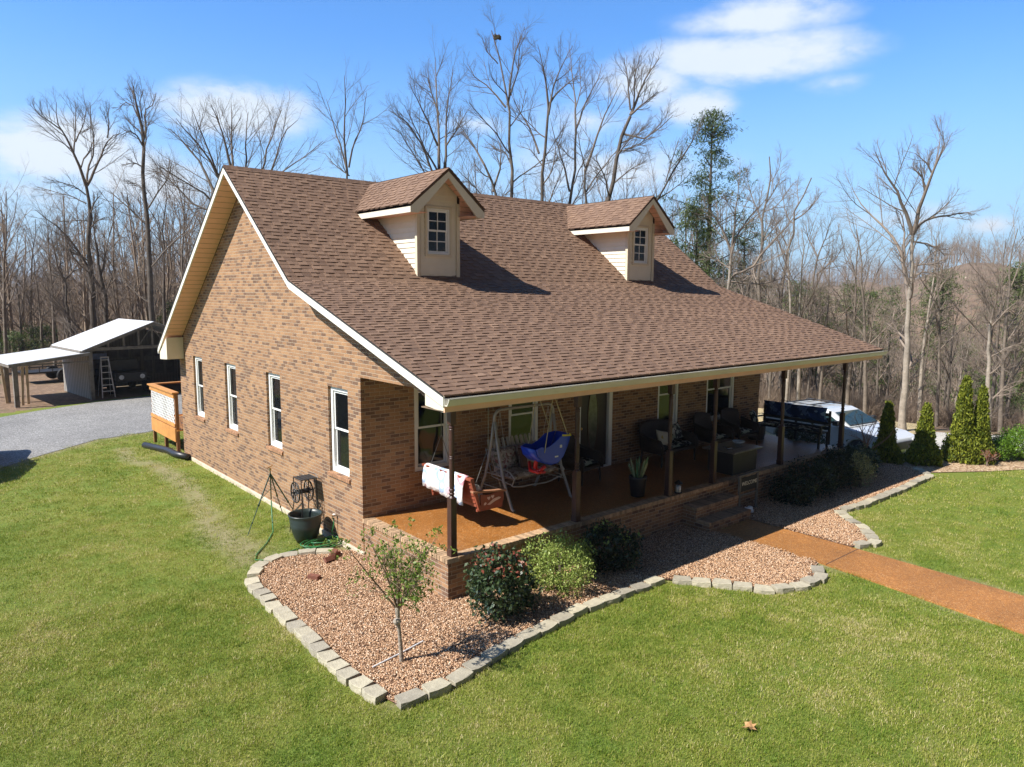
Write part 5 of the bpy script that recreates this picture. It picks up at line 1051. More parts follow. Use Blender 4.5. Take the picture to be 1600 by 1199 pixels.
cw = car(simple('white_car_paint', (.60, .62, .64), .22, .03, 2, coat=.6), True, 1.52); q_ = site(1306, 700, 27.2); cw.location = (q_[0], q_[1], gh(q_[0], q_[1])+.03); cw.rotation_euler = (0, 0, R(-98)); tag(cw, 'white estate car with roof rails parked on the pale drive past the porch', 'car')
cg = car(simple('dark_grey_car_paint', (.08, .085, .09), .25, .05, 2, coat=.6), False); cg.location = (-5.75, 15.5, ZG+.015); cg.rotation_euler = (0, 0, R(70)); tag(cg, 'dark grey car assumed outside the left edge, put there for its shadow on the drive', 'car')  # assumed car out of view, placed to cast a shadow onto the drive
def jeep(r):
    jm_ = simple('dark_olive_paint', (.03, .032, .028), .5, .2)
    m = MB(); m.box(-.72, .72, .2, 3.0, .55, 1.0); m.box(-.70, .70, 1.2, 1.28, 1.0, 1.55); m.build('body', jm_, r, bevel=.04); m = MB(); m.box(-.60, .60, .12, .2, .60, .98); 
    m.build('grille', simple('black_trim_plastic', (.02, .02, .022)), r)
    for s in (-1, 1):
        m = MB(); m.lathe([(0, 0), (.10, 0), (.11, -.03), (.0, -.04)], (0, 0, 0), 16, m=Matrix.Translation((s*.46, .11, .80)) @ Matrix.Rotation(R(-90), 4, 'X')); m.build('headlight', simple('headlight_lens', (.6, .62, .65)), r)
        m = MB(); m.prism([(s*.95, .15, .72), (s*.95, .9, .80), (s*.95, 1.1, .5), (s*.95, 1.1, .46), (s*.95, .9, .75), (s*.95, .15, .68)], (-s*.24, 0, 0)); m.build('fender', jm_, r)
        for y in (.55, 2.5):
            m = MB(); Mx = Matrix.Translation((s*.78, y, .37)) @ Matrix.Rotation(R(90), 4, 'Y'); m.lathe([(.2, -.1), (.35, -.1), (.37, -.07), (.37, .07), (.35, .1), (.2, .1)], (0, 0, 0), 22, m=Mx); wo_ = m.build('wheel', simple('tyre_rubber', (.02, .02, .02)), r); m = MB(); m.lathe([(0, -.08), (.2, -.08), (.2, .08), (0, .08)], (0, 0, 0), 14, m=Mx); m.build('rim', simple('alloy_rim', (.35, .35, .36)), wo_)
    m = MB(); m.box(-.62, .62, 1.22, 1.25, 1.08, 1.5); m.build('windscreen', simple('tinted_car_glass', (.02, .045, .05)), r)
rooted(jeep, 'jeep', lw(2.0, .75), RS, 'dark open off-road vehicle parked inside the barn, headlights facing out', 'car')
bt = MB(); bt.box(-.35, .35, 0, .04, 0, .28); o = bt.build('blue_tarp', simple('pale_blue_tarp', (.30, .38, .62), .6)); o.location = lw(1.55, 3.85, 1.45); o.rotation_euler = (0, 0, R(RS)); tag(o, 'pale blue sheet hanging on the back wall inside the barn', 'sheet')
def trailer(r):
    m = MB(); m.box(-1.3, 1.3, -.8, .8, .5, .58); m.build('deck', blackm, r)
    m = MB(); m.tube([(-1.3, -.8, .85), (1.3, -.8, .85)], .03, 5); m.tube([(-1.3, .8, .85), (1.3, .8, .85)], .03, 5)
    for x in (-1.28, -.6, 0, .6, 1.28):
        for y in (-.8, .8): m.tube([(x, y, .55), (x, y, .85)], .025, 4)
    m.build('rail', blackm, r); m = MB(); m.tube([(-1.3, 0, .53), (-2.3, 0, .5)], .04, 5); m.tube([(-2.2, 0, .5), (-2.2, 0, 0)], .03, 5); m.build('drawbar', blackm, r)
    for s in (-1, 1): wheel(r, .5, s*.95, .36, .2)
q_ = site(76, 600, 46); rooted(trailer, 'utility_trailer', (q_[0], q_[1], gh(q_[0], q_[1])), 8, 'black flat utility trailer parked on the leaf litter beyond the lean-to', 'trailer')
# ================================================================== TREES
def tubes(P, Rd, sides):
    B, n, _ = P.shape; T_ = np.gradient(P, axis=1); T_ /= np.linalg.norm(T_, axis=2, keepdims=True)+1e-9; mt = T_.mean(1); ref = np.where(np.abs(mt[:, 2:3]) > .8, [[1., .13, 0]], [[0., 0, 1]])[:, None, :]
    a = np.cross(T_, ref); a /= np.linalg.norm(a, axis=2, keepdims=True)+1e-9; b = np.cross(a, T_); q = np.arange(sides)*2*math.pi/sides
    V = P[:, :, None, :]+(a[:, :, None, :]*np.cos(q)[None, None, :, None]+b[:, :, None, :]*np.sin(q)[None, None, :, None])*Rd[:, :, None, None]
    base = (np.arange(B)*n*sides)[:, None, None]+(np.arange(n-1)*sides)[None, :, None]; k = np.arange(sides)[None, None, :]; k2 = (k+1) % sides
    F = np.stack([base+k, base+k2, base+sides+k2, base+sides+k], -1).reshape(-1, 4); return V.reshape(-1, 3), F
def kids(rg, P, Rd, Ln, k, npts, a0, a1, lenf, up, t0, rcap, wob=.13, t1=1.0):
    B, n, _ = P.shape; idx = np.repeat(np.arange(B), k); K = len(idx); t = t0+(t1-t0)*((np.tile(np.arange(k), B)+rg.random(K))/k); f = np.clip(t*(n-1), 0, n-1.001); i = f.astype(int); w = (f-i)[:, None]
    p = P[idx, i]*(1-w)+P[idx, i+1]*w; T_ = P[idx, i+1]-P[idx, i]; T_ /= np.linalg.norm(T_, axis=1)[:, None]+1e-9; r = Rd[idx, i]*(1-w[:, 0])+Rd[idx, i+1]*w[:, 0]
    v = rg.normal(0, 1, (K, 3)); v -= (v*T_).sum(1)[:, None]*T_; v /= np.linalg.norm(v, axis=1)[:, None]+1e-9; an = np.radians(rg.uniform(a0, a1, K))[:, None]; d = T_*np.cos(an)+v*np.sin(an)
    L = Ln[idx]*lenf*rg.uniform(.55, 1.15, K)*(1.2-.7*t); Q = np.zeros((K, npts, 3)); Q[:, 0] = p; st = (L/(npts-1))[:, None]
    for j in range(1, npts): d = d+rg.normal(0, wob, (K, 3))+[0, 0, up]; d /= np.linalg.norm(d, axis=1)[:, None]; Q[:, j] = Q[:, j-1]+d*st
    r0 = np.minimum(r*.66, rcap)*rg.uniform(.75, 1.05, K); Rn = r0[:, None]*np.linspace(1, .38, npts)[None, :]; return Q, Rn, L
barkd = simple('dark_bark', (.105, .085, .068), .95, .4, 3, .02, 14); barkg = simple('grey_bark', (.185, .15, .118), .95, .35, 3, .02, 14); barkp = simple('pale_bark', (.33, .28, .225), .95, .3, 3, .02, 14); twigd = simple('dark_twigs', (.16, .13, .105), .95, .2, 1); twigg = simple('grey_twigs', (.24, .19, .15), .95, .2, 1)
def limbtree(name, root, trunk, limbs, seed, bk, tw, label, group, dens=(6, 6, 4), scale=1.0, cat='tree'):
    """trunk and limbs: (points, r0, r1); finer branches are grown from them"""
    rg = np.random.default_rng(seed); r_ = thing(name, root, label, cat, group); rt_ = np.array(root)
    def rs(pts, n):
        p = np.array(pts, float); s = np.concatenate([[0], np.cumsum(np.linalg.norm(np.diff(p, axis=0), axis=1))]); u = np.linspace(0, s[-1], n); q = np.stack([np.interp(u, s, p[:, k]) for k in range(3)], 1)
        w = .012*s[-1]; q[1:-1] += rg.normal(0, w*.35, (n-2, 3)); return q
    tp, r0, r1 = trunk; P0 = rs(tp, 14)[None]-rt_; r0 *= .85; R0 = np.linspace(r0, min(r1*.5, r0*.36), 14)[None].copy(); R0[0, 0] *= 1.35; V, F = tubes(P0, R0, 9); npmesh('trunk', V, F, bk, r_, smooth=True)
    Ls = [(P0[:, 5:], R0[:, 5:], 1)]; P1 = np.stack([rs(l[0], 9) for l in limbs])-rt_; R1 = np.stack([np.linspace(l[1], l[2], 9) for l in limbs]); L1 = np.linalg.norm(np.diff(P1, axis=1), axis=2).sum(1)
    Lt = np.array([np.linalg.norm(P0[0, -1]-P0[0, 0])*.30]); A_, Ra, La = kids(rg, P0, R0, Lt, 7, 9, 35, 65, 1, .08, .05, .05)
    P1 = np.concatenate([P1, A_]); R1 = np.concatenate([R1, Ra]); L1 = np.concatenate([L1, La]); L1 = np.clip(L1, 1.5, 5.5)
    out = [tubes(P1, R1, 6)]; P2, R2, L2 = kids(rg, P1, R1, L1, dens[0]+1, 7, 22, 52, .60, .055, .18, .024*scale, .06); out.append(tubes(P2, R2, 4)); P3, R3, L3 = kids(rg, P2, R2, L2, dens[1]+1, 5, 20, 50, .58, .04, .12, .011*scale, .065); out.append(tubes(P3, R3, 3)); P4, R4, L4 = kids(rg, P3, R3, L3, dens[2]+3, 4, 18, 50, .66, .03, .12, .006*scale, .1); out.append(tubes(P4, R4*.95, 3))
    return r_, crownmesh(out, tw, r_)
def crownmesh(out, mat, parent):
    V = []; F = []; k = 0
    for v, f in out: V.append(v); F.append(f+k); k += len(v)
    return npmesh('crown', np.concatenate(V), np.concatenate(F), mat, parent)
def traced(dist, trunk, limbs, seed, bk, tw, label, group, dens=(6, 6, 4), name='bare_tree', r0=.2, scale=1.0, spread=.55):
    rr = random.Random(seed); b = site(trunk[0][0], trunk[0][1], dist); g0 = gh(b[0], b[1]); k = FW[:2]/np.linalg.norm(FW[:2])
    def pt(u, v, off): return tuple(site(u, v, dist+off))
    tp = [(b[0], b[1], g0-.1)]+[pt(u, v, 0) for u, v in trunk]
    tp = [tp[0]]+[p for p in tp[1:] if p[2] > g0+.5]; lb = []
    for l in limbs:
        pts = l[0] if isinstance(l[0], list) else l; ra = l[1]*.8 if isinstance(l[0], list) else .07; sg = rr.choice([-1, 1])*rr.uniform(.3, 1)*spread; L = sum(math.hypot(a[0]-c[0], a[1]-c[1]) for a, c in zip(pts, pts[1:]))*dist/F_PX; acc = 0; q = [pt(pts[0][0], pts[0][1], 0)]
        for a, c in zip(pts, pts[1:]): acc += math.hypot(a[0]-c[0], a[1]-c[1])*dist/F_PX; q.append(pt(c[0], c[1], sg*acc*.7))
        lb.append((q, ra, .012))
    fork = any(math.hypot((l[0][0] if isinstance(l[0], list) else l[0])[0]-trunk[-1][0], (l[0][0] if isinstance(l[0], list) else l[0])[1]-trunk[-1][1]) < 4 for l in limbs)
    return limbtree(name, (b[0], b[1], g0), (tp, r0, r0*1.0 if fork else .05), lb, seed, bk, tw, label, group, dens, scale)
GW = 'bare woodland trees behind the barn'; GB = 'bare trees rising behind the house roof'; GR = 'bare trees in the woods right of the house'
traced(46, [(147, 520), (143, 430), (138, 340), (135, 292)], [[[(135, 292), (125, 262), (115, 240), (105, 217), (93, 200), (87, 178), (88, 160)], .11], [[(98, 205), (78, 190), (58, 177), (50, 160)], .05], [[(135, 292), (137, 262), (146, 240), (147, 220), (143, 192), (140, 160)], .08], [[(126, 264), (131, 248), (142, 232), (150, 205)], .05], [[(136, 290), (145, 270), (157, 248), (165, 225), (176, 212), (190, 208)], .10], [[(168, 216), (170, 190), (166, 165)], .05], [[(115, 240), (117, 215), (119, 185), (118, 160)], .06], [[(134, 305), (120, 293), (98, 286), (76, 281)], .045], [[(135, 318), (110, 306), (85, 300), (58, 292)], .045], [[(118, 222), (130, 195), (136, 170)], .05]], 1, barkd, twigd, 'tall dark bare tree forking into a wide V, left of the barn ridge', GW, (6, 6, 4), r0=.24)
traced(44, [(240, 520), (234, 420), (230, 350), (226, 280), (223, 230), (220, 195), (213, 165)], [[[(223, 228), (214, 212), (203, 205), (188, 212)], .06], [[(223, 225), (228, 200), (226, 172), (240, 164), (244, 145)], .08], [[(215, 182), (208, 165), (195, 160), (184, 172)], .05], [[(214, 168), (210, 148), (206, 128)], .06], [[(224, 262), (212, 255), (197, 256)], .05], [[(229, 303), (214, 287), (197, 287)], .05], [[(222, 185), (218, 160), (224, 140)], .05]], 2, barkd, twigd, 'tall straight dark bare tree just left of the gable peak', GW, (6, 6, 4), r0=.21)
traced(47, [(168, 520), (163, 460), (155, 420), (150, 380)], [[[(160, 455), (137, 415), (112, 378), (92, 356), (72, 342), (55, 328)], .12], [[(150, 382), (146, 350), (141, 325)], .06], [[(158, 430), (166, 390), (175, 350), (183, 325)], .06], [[(162, 465), (176, 430), (184, 400)], .05], [[(140, 345), (120, 345), (92, 347)], .04]], 3, barkd, twigd, 'dark leaning tree with one long limb arching left above the barn', GW, (6, 5, 4), r0=.2)
traced(48, [(112, 530), (104, 480), (103, 450), (102, 438)], [[[(102, 438), (92, 425), (88, 405), (82, 385), (80, 360)], .07], [[(103, 436), (113, 425), (122, 412), (135, 405)], .06], [[(112, 424), (108, 400), (105, 380), (103, 350)], .05], [[(102, 440), (86, 430), (75, 428)], .04], [[(90, 425), (95, 400), (97, 370)], .05]], 4, barkd, twigd, 'short dark forked tree left of the barn with a crooked Y trunk', GW, (5, 5, 4), r0=.16)
traced(40, [(385, 500), (375, 400), (368, 330)], [[[(372, 350), (345, 320), (327, 280), (310, 250), (290, 225), (262, 200)], .13], [[(366, 320), (345, 285), (325, 245), (300, 215), (275, 185)], .10], [[(366, 320), (340, 270), (318, 215), (300, 170)], .09], [[(363, 270), (354, 235), (345, 200), (330, 165)], .09], [[(363, 268), (362, 220), (361, 162)], .08], [[(372, 320), (385, 255), (384, 220), (388, 175)], .09], [[(375, 330), (413, 268), (418, 232), (430, 200), (440, 172)], .10], [[(376, 335), (425, 268), (432, 237), (447, 205), (465, 188)], .10], [[(350, 335), (318, 302), (285, 282), (248, 260)], .08], [[(352, 340), (300, 318), (255, 270), (228, 266)], .09], [[(380, 320), (450, 262), (485, 240), (505, 220)], .07]], 5, barkd, twigd, 'broad many-stemmed bare tree spreading behind the left end of the ridge', GB, (7, 5, 4), r0=.3)
traced(44, [(546, 430), (545, 330), (542, 270)], [[[(543, 275), (539, 240), (537, 200), (540, 150), (538, 118)], .09], [[(543, 270), (529, 220), (520, 190), (510, 155)], .07], [[(545, 262), (552, 228), (566, 195), (573, 145)], .07], [[(546, 275), (520, 255), (508, 240)], .05]], 6, barkd, twigd, 'slim three-stemmed bare tree above the ridge left of the first dormer', GB, (5, 5, 4), r0=.17)
traced(40, [(690, 430), (688, 330), (686, 262)], [[[(686, 262), (686, 200), (683, 140), (680, 90)], .11], [[(692, 290), (697, 240), (697, 190), (701, 150), (708, 110)], .11], [[(684, 228), (668, 188), (650, 152), (640, 130)], .08], [[(685, 290), (660, 228), (635, 190), (607, 172)], .08], [[(685, 270), (655, 215), (632, 165)], .07], [[(697, 228), (716, 200), (729, 175)], .06], [[(686, 180), (672, 140), (668, 110)], .06], [[(684, 305), (645, 240), (628, 210), (612, 200)], .06]], 7, barkd, twigd, 'dense twin-trunked bare tree directly above the first dormer', GB, (8, 6, 5), r0=.26)
traced(43, [(805, 430), (800, 305), (796, 240), (793, 170), (786, 130), (776, 90), (768, 48)], [[[(793, 165), (799, 120), (805, 80), (820, 42)], .09], [[(790, 168), (765, 137), (742, 120), (731, 100)], .08], [[(778, 100), (760, 80), (752, 55)], .05], [[(796, 240), (772, 205), (745, 175), (733, 160)], .06], [[(797, 150), (810, 110), (812, 70), (825, 50)], .06], [[(795, 200), (815, 175), (822, 140)], .05]], 8, barkg, twigd, 'tallest bare tree behind the house, a bird nest in its top', GB, (6, 6, 4), r0=.22)
traced(38, [(783, 430), (776, 305), (757, 258)], [[[(757, 258), (740, 228), (724, 205), (712, 190)], .08], [[(770, 300), (782, 260), (783, 230), (772, 205)], .08], [[(776, 330), (735, 285), (715, 265)], .05]], 9, barkd, twigd, 'leaning bare tree between the two dormers, its stem bent to the left', GB, (6, 6, 4), r0=.17)
traced(42, [(848, 430), (845, 310), (848, 250), (856, 195), (857, 168)], [[[(857, 168), (853, 130), (847, 100), (840, 70)], .09], [[(857, 165), (870, 145), (888, 130), (903, 118)], .08], [[(842, 240), (828, 200), (810, 172), (795, 140)], .09], [[(857, 180), (863, 140), (875, 108), (895, 72)], .08], [[(848, 260), (830, 235), (812, 228)], .05]], 10, barkd, twigd, 'dark bare tree with crossed limbs right of the nest tree', GB, (6, 6, 4), r0=.2)
traced(45, [(893, 430), (890, 320), (898, 260), (900, 200)], [[[(900, 210), (899, 165), (894, 120), (889, 75)], .09], [[(900, 202), (915, 160), (935, 124), (940, 100)], .08], [[(890, 300), (880, 258), (866, 212), (860, 185)], .09], [[(899, 170), (908, 140), (905, 105)], .05]], 11, barkd, twigd, 'upright bare tree over the middle of the ridge with narrow twin tops', GB, (6, 6, 4), r0=.19)
traced(40, [(918, 430), (915, 310), (914, 265)], [[[(914, 268), (925, 235), (940, 190), (955, 160), (970, 130)], .10], [[(916, 300), (935, 270), (960, 240), (985, 215)], .06], [[(914, 262), (906, 230), (903, 205)], .05]], 12, barkd, twigd, 'slanting bare tree whose stem leans right above the ridge centre', GB, (6, 5, 4), r0=.17)
traced(38, [(945, 430), (950, 312), (958, 265), (970, 220), (985, 182)], [[[(985, 180), (997, 150), (1010, 120), (1030, 92)], .10], [[(985, 180), (1002, 165), (1028, 143)], .07], [[(975, 210), (1005, 217), (1032, 200), (1052, 180)], .07], [[(985, 172), (981, 125), (975, 90)], .07], [[(965, 240), (1000, 225), (1018, 208)], .05], [[(955, 290), (985, 265), (1010, 250)], .05], [[(990, 168), (992, 120), (1000, 88)], .06]], 13, barkd, twigd, 'large bare tree left of the second dormer peak, leaning right at the top', GB, (8, 6, 4), r0=.24)
traced(42, [(1000, 430), (1020, 330), (1040, 285), (1070, 240)], [[[(1070, 240), (1085, 215), (1100, 190)], .06], [[(1040, 285), (1050, 250), (1062, 215)], .05], [[(1030, 310), (1060, 290), (1080, 270)], .05]], 14, barkd, twigd, 'thin slanting bare tree between the second dormer and the pine', GB, (5, 5, 4), r0=.13)
traced(33, [(1132, 520), (1138, 440), (1143, 395)], [[[(1143, 396), (1132, 366), (1120, 345), (1102, 322)], .08], [[(1142, 402), (1150, 370), (1170, 340), (1200, 308)], .07], [[(1146, 430), (1175, 418), (1197, 390), (1225, 358), (1250, 328)], .08], [[(1143, 392), (1150, 330), (1156, 278)], .07], [[(1140, 420), (1118, 405), (1100, 400)], .05], [[(1138, 440), (1190, 445), (1235, 432)], .05]], 15, barkp, twigg, 'pale grey spreading bare tree close behind the right roof slope', GR, (8, 6, 5), r0=.15)
traced(38, [(1186, 560), (1187, 440), (1191, 360), (1198, 300), (1202, 245)], [[[(1196, 320), (1215, 290), (1222, 265)], .05], [[(1192, 350), (1175, 310), (1168, 280)], .05], [[(1190, 380), (1215, 350), (1230, 330)], .05]], 16, barkg, twigg, 'slender straight grey tree right of the spreading pale tree', GR, (7, 6, 4), r0=.15)
traced(40, [(1220, 560), (1222, 440), (1231, 380), (1242, 335), (1268, 278)], [[[(1240, 345), (1262, 330), (1285, 300)], .05], [[(1230, 385), (1212, 350), (1208, 320)], .05]], 17, barkg, twigg, 'grey tree with a bent leaning top above the right roof slope', GR, (7, 6, 4), r0=.15)
traced(42, [(1280, 600), (1270, 440), (1278, 400)], [[[(1278, 402), (1290, 370), (1300, 340)], .05], [[(1278, 402), (1262, 370), (1258, 345)], .05], [[(1275, 430), (1305, 405), (1318, 385)], .05]], 18, barkg, twigg, 'low bushy grey bare tree at the right end of the roofline group', GR, (7, 6, 4), r0=.13)
traced(32.5, [(1411, 655), (1413, 610), (1416, 540), (1420, 470), (1424, 400), (1426, 366)], [[[(1426, 366), (1420, 345), (1412, 325), (1402, 300), (1388, 278), (1377, 260), (1368, 238)], .10], [[(1426, 366), (1431, 350), (1438, 320), (1446, 298), (1457, 272), (1467, 253), (1475, 228), (1473, 205)], .11], [[(1428, 362), (1440, 348), (1456, 340), (1482, 337), (1508, 331), (1523, 336)], .07], [[(1419, 470), (1413, 415), (1403, 387), (1390, 363), (1368, 343), (1350, 325), (1333, 298)], .11], [[(1413, 408), (1413, 360), (1409, 335), (1398, 326)], .06], [[(1424, 417), (1445, 413), (1462, 412), (1476, 404)], .05], [[(1423, 436), (1440, 425), (1465, 428), (1482, 436)], .05], [[(1428, 378), (1446, 380), (1466, 389), (1476, 400)], .05], [[(1447, 296), (1440, 275), (1425, 262)], .05], [[(1457, 272), (1448, 255), (1430, 240)], .045]], 19, barkp, twigg, 'tall lone pale bare tree standing clear against the sky at the right', GR, (6, 6, 5), r0=.17)
traced(31, [(1545, 680), (1545, 640), (1543, 560), (1549, 500)], [[[(1549, 500), (1540, 470), (1528, 438)], .05], [[(1549, 500), (1556, 470), (1562, 440)], .05], [[(1548, 512), (1570, 488), (1590, 470)], .045], [[(1545, 560), (1570, 545), (1600, 535)], .04], [[(1544, 590), (1520, 570), (1500, 560)], .04]], 20, barkp, twigg, 'slim pale tree at the wood edge above the tallest arborvitae', GR, (6, 5, 4), r0=.13)
nst = MB(); np_ = site(777, 58, 43); rr = random.Random(9)
for k in range(60): q = rr.uniform(0, 6.28); a = Vector((math.cos(q)*.2, math.sin(q)*.2, rr.uniform(-.14, .12))); b_2 = Vector((math.cos(q+2)*.22, math.sin(q+2)*.22, rr.uniform(-.14, .12))); nst.tube([Vector(np_)+a, Vector(np_)+b_2], .018, 4)
o = nst.build('bird_nest', simple('nest_twigs', (.13, .10, .05), .95), at=np_); tag(o, 'round squirrel or bird nest high in the top of the tallest bare tree', 'nest')
# generic trees
def generic(seed, H, bk, tw, slim=False, detail=2):
    rg = np.random.default_rng(seed); n = 12; P0 = np.zeros((1, n, 3)); h = np.linspace(0, 1, n); P0[0, :, 2] = h*H*.93; P0[0, :, 0] = np.cumsum(rg.normal(0, .10, n))*h; P0[0, :, 1] = np.cumsum(rg.normal(0, .10, n))*h; r0 = .0095*H*(.8 if slim else 1.0)
    R0 = (r0*(1-.86*h))[None]; V, F = tubes(P0, R0, 8); tr_o = npmesh('trunk', V, F, bk, smooth=True); Lt = np.array([H])
    P1, R1, L1 = kids(rg, P0, R0, Lt, 8 if slim else 11, 8, 18, 46,   .30 if slim else .40, .05, .32, .065, .08); out = [tubes(P1, R1, 5)]
    P2, R2, L2 = kids(rg, P1, R1, L1, 7, 6, 22, 50, .48, .045, .2, .025, .09); out.append(tubes(P2, R2, 4)); P3, R3, L3 = kids(rg, P2, R2, L2, 6, 4, 22, 55, .52, .04, .2, .012, .09); out.append(tubes(P3, R3, 3))
    if detail > 1: P4, R4, L4 = kids(rg, P3, R3, L3, 5, 3, 20, 52, .65, .03, .15, .0075, .09); out.append(tubes(P4, R4, 3))
    return tr_o, crownmesh(out, tw, None)
protos = []
for s in range(11):
    bk, tw = ((barkd, twigd), (barkd, twigd), (barkd, twigd), (barkg, twigg), (barkg, twigg), (barkp, twigg))[s % 6]; protos.append(generic(100+s, 16, bk, tw, slim=s % 3 == 1))
first = [True]*len(protos); rr = random.Random(77)
TOPV = ([0, 60, 150, 230, 300, 480, 700, 900, 1050, 1120, 1200, 1280, 1340, 1400, 1600], [300, 340, 330, 290, 270, 290, 240, 220, 250, 330, 375, 440, 470, 476, 470])
def place(u, dist, pick, label, group, vtop=None, hmin=6, wid=None):
    p = site(u, 455, dist); g0 = gh(p[0], p[1]); v = vtop if vtop else interp(u, *TOPV)+rr.uniform(-5, 95); Ht = max(hmin, CP[2]+(455-v)/F_PX*dist-g0); k = Ht/16
    t_, c_ = protos[pick]
    if first[pick]: first[pick] = False; a, b = t_, c_
    else: a, b = t_.copy(), c_.copy(); C.objects.link(a); C.objects.link(b)
    r_ = thing('bare_tree', (p[0], p[1], g0-.1), label, 'tree', group); a.parent = r_; b.parent = r_; w = wid or (k**.75); r_.scale = (w, w, k); r_.rotation_euler = (rr.uniform(-.05, .05), rr.uniform(-.05, .05), rr.uniform(0, 6.28)); return r_
for i in range(34): place(-30+i*11+rr.uniform(-8, 8), rr.uniform(48, 82), rr.choice([0, 1, 2, 3, 4, 9, 3]), 'bare woodland tree standing among many beyond the barn', 'woodland trees beyond the barn')
for i in range(40): place(350+i*19+rr.uniform(-10, 10), rr.uniform(50, 85), rr.choice([0, 1, 2, 6, 7, 8, 3, 4]), 'bare tree of the wood behind the house roof, one among many', 'woodland trees behind the roof')
for i in range(62): u = 1080+540*rr.random(); place(u, 37+38*rr.random()**1.3, rr.choice([3, 4, 5, 9, 10, 1, 7, 3, 9, 0]), 'slim bare tree in the crowded brown wood right of the house', 'woodland trees on the right slope', hmin=6)
for (u, d) in ((1236, 36), (1365, 35), (1258, 35.5), (1290, 36), (1335, 36.5), (1452, 37), (1480, 36), (1583, 36), (1210, 37), (1565, 38)): place(u, d, rr.choice([5, 4, 3, 9]), 'pale trunked bare tree at the very edge of the right hand wood', 'edge trees of the right wood', hmin=9)
for i, fr_ in enumerate(first):
    if fr_: bpy.data.objects.remove(protos[i][0]); bpy.data.objects.remove(protos[i][1])
# pines
pinem = leafmat('pine_needles', (.028, .055, .012), (.12, .16, .035), .2, .5, .3); pinel = leafmat('lighter_pine_needles', (.04, .07, .018), (.15, .19, .05), .2, .5, .3)  # two needle colours, the second one lighter
def pine(u, v, dist, wid, label, seed, vb=None, mat=None, low=.25, n=150, group='pines', per=46):
    p = site(u, 455, dist); g0 = gh(p[0], p[1]); top_ = CP[2]+(455-v)/F_PX*dist; H = top_-g0; rgn = np.random.default_rng(seed); r_ = thing('pine_tree', (p[0], p[1], g0), label, 'pine tree', group); m = MB(); m.tube([(p[0], p[1], g0-.1), (p[0]+.1, p[1], g0+H*.5), (p[0], p[1], top_-.2)], [.012*H, .008*H, .02], 8); m.build('trunk', barkd, r_)
    cs_ = []; br_ = []
    for k in range(n):
        f = low+(1-low)*rgn.random()**.8; q = rgn.uniform(0, 6.28); rad = wid*(1-f)**.42*(.6+.4*math.sin(5*q+9*f+seed))*rgn.uniform(.35, 1.15)+.15; z = H*f+rgn.normal(0, .1); e = (rad*math.cos(q), rad*math.sin(q), z+.15*rad); cs_.append(e)
        if k % 3 == 0: br_.append([(0, 0, z-.25*rad), (e[0]*.5, e[1]*.5, z-.02*rad), e])
    V, F, S = leaves(cs_, (.26, .26, .15), per, .26, rgn, up=.7, ratio=.16, shade=(.45, .25)); npmesh('crown', V, F, mat or pinem, r_, shade=S); V, F = tubes(np.array(br_), np.tile([.04, .025, .01], (len(br_), 1)), 4); npmesh('limbs', V, F, barkd, r_)
pine(1103, 198, 43, 3.7, 'ragged dark pine rising above the roof right of the second dormer', 3, low=.42, n=170)
pine(1085, 330, 41, 2.6, 'yellow-green young pine below the ragged pine behind the roof', 4, mat=pinel, low=.2, n=120)
pine(1160, 350, 47, 2.4, 'small pine half hidden by the pale spreading tree', 9, mat=pinel, low=.2, n=110)
pine(1473, 428, 60, 3.6, 'round green pine standing out of the brown wood on the right', 5, mat=pinel, low=.35, n=200)
pine(1592, 420, 56, 3.2, 'green pine at the right edge of the photo in the wood', 6, mat=pinel, low=.2, n=180)
for i, (u, v, d) in enumerate(((1245, 440, 56), (1330, 445, 62), (1282, 450, 58), (1395, 448, 66), (1360, 455, 60), (1185, 440, 54))): pine(u, v, d, 2.8, ['green pine in the wood beyond the right roof end', 'second green pine in the wood right of the roof', 'wide yellow-green pine deeper in the right wood', 'small pine behind the lone tall tree', 'low dark pine between the lone tree and the roof', 'green pine just above the right roof slope'][i], 20+i, mat=pinel, low=.35, n=110)
for i, (u, v, d) in enumerate(((1548, 560, 46), (1520, 520, 52), (1590, 560, 44))): pine(u, v, d, 1.6, ['sparse young pine in the wood right of the slim pale tree', 'thin young pine deeper in the wood above the arborvitae', 'young pine at the right photo edge, halfway up the slope'][i], 40+i, mat=pinel, low=.15, n=50, per=24)
for i, (u, v, d) in enumerate(((60, 505, 60), (22, 515, 55), (180, 500, 62), (265, 480, 60))): pine(u, v, d, 1.8, ['low dark evergreen in the wood behind the lean-to', 'small evergreen near the left photo edge behind the lean-to', 'small evergreen behind the barn roof', 'dark evergreen between the barn roof and the gable'][i], 50+i, low=.1, n=60, per=30)
# far wood: low bare trees in one mass
brownm = leafmat('far_twigs_grey', (.17, .12, .085), (.35, .27, .20), 0, .95); 
def fartree(seed):
    rg = np.random.default_rng(seed); n = 6; H = 12; P0 = np.zeros((1, n, 3)); h = np.linspace(0, 1, n); P0[0, :, 2] = h*H*.9; P0[0, :, 0] = np.cumsum(rg.normal(0, .12, n)); R0 = (.13*(1-.8*h))[None]; out = [tubes(P0, R0, 4)]; P1, R1, L1 = kids(rg, P0, R0, np.array([H]), 11, 5, 25, 55, .36, .06, .25, .05); out.append(tubes(P1, R1, 3)); P2, R2, L2 = kids(rg, P1, R1, L1, 7, 4, 25, 60, .5, .05, .15, .024); out.append(tubes(P2, R2, 3)); P3, R3, L3 = kids(rg, P2, R2, L2, 5, 3, 25, 60, .55, .05, .15, .016); out.append(tubes(P3, R3, 3))
    V = []; F = []; k = 0
    for v, f in out: V.append(v); F.append(f+k); k += len(v)
    V = np.concatenate(V); F = np.concatenate(F); return npmesh('far_tree', V, F, brownm, shade=rg.random(len(F))*.4+rg.random()*.6)
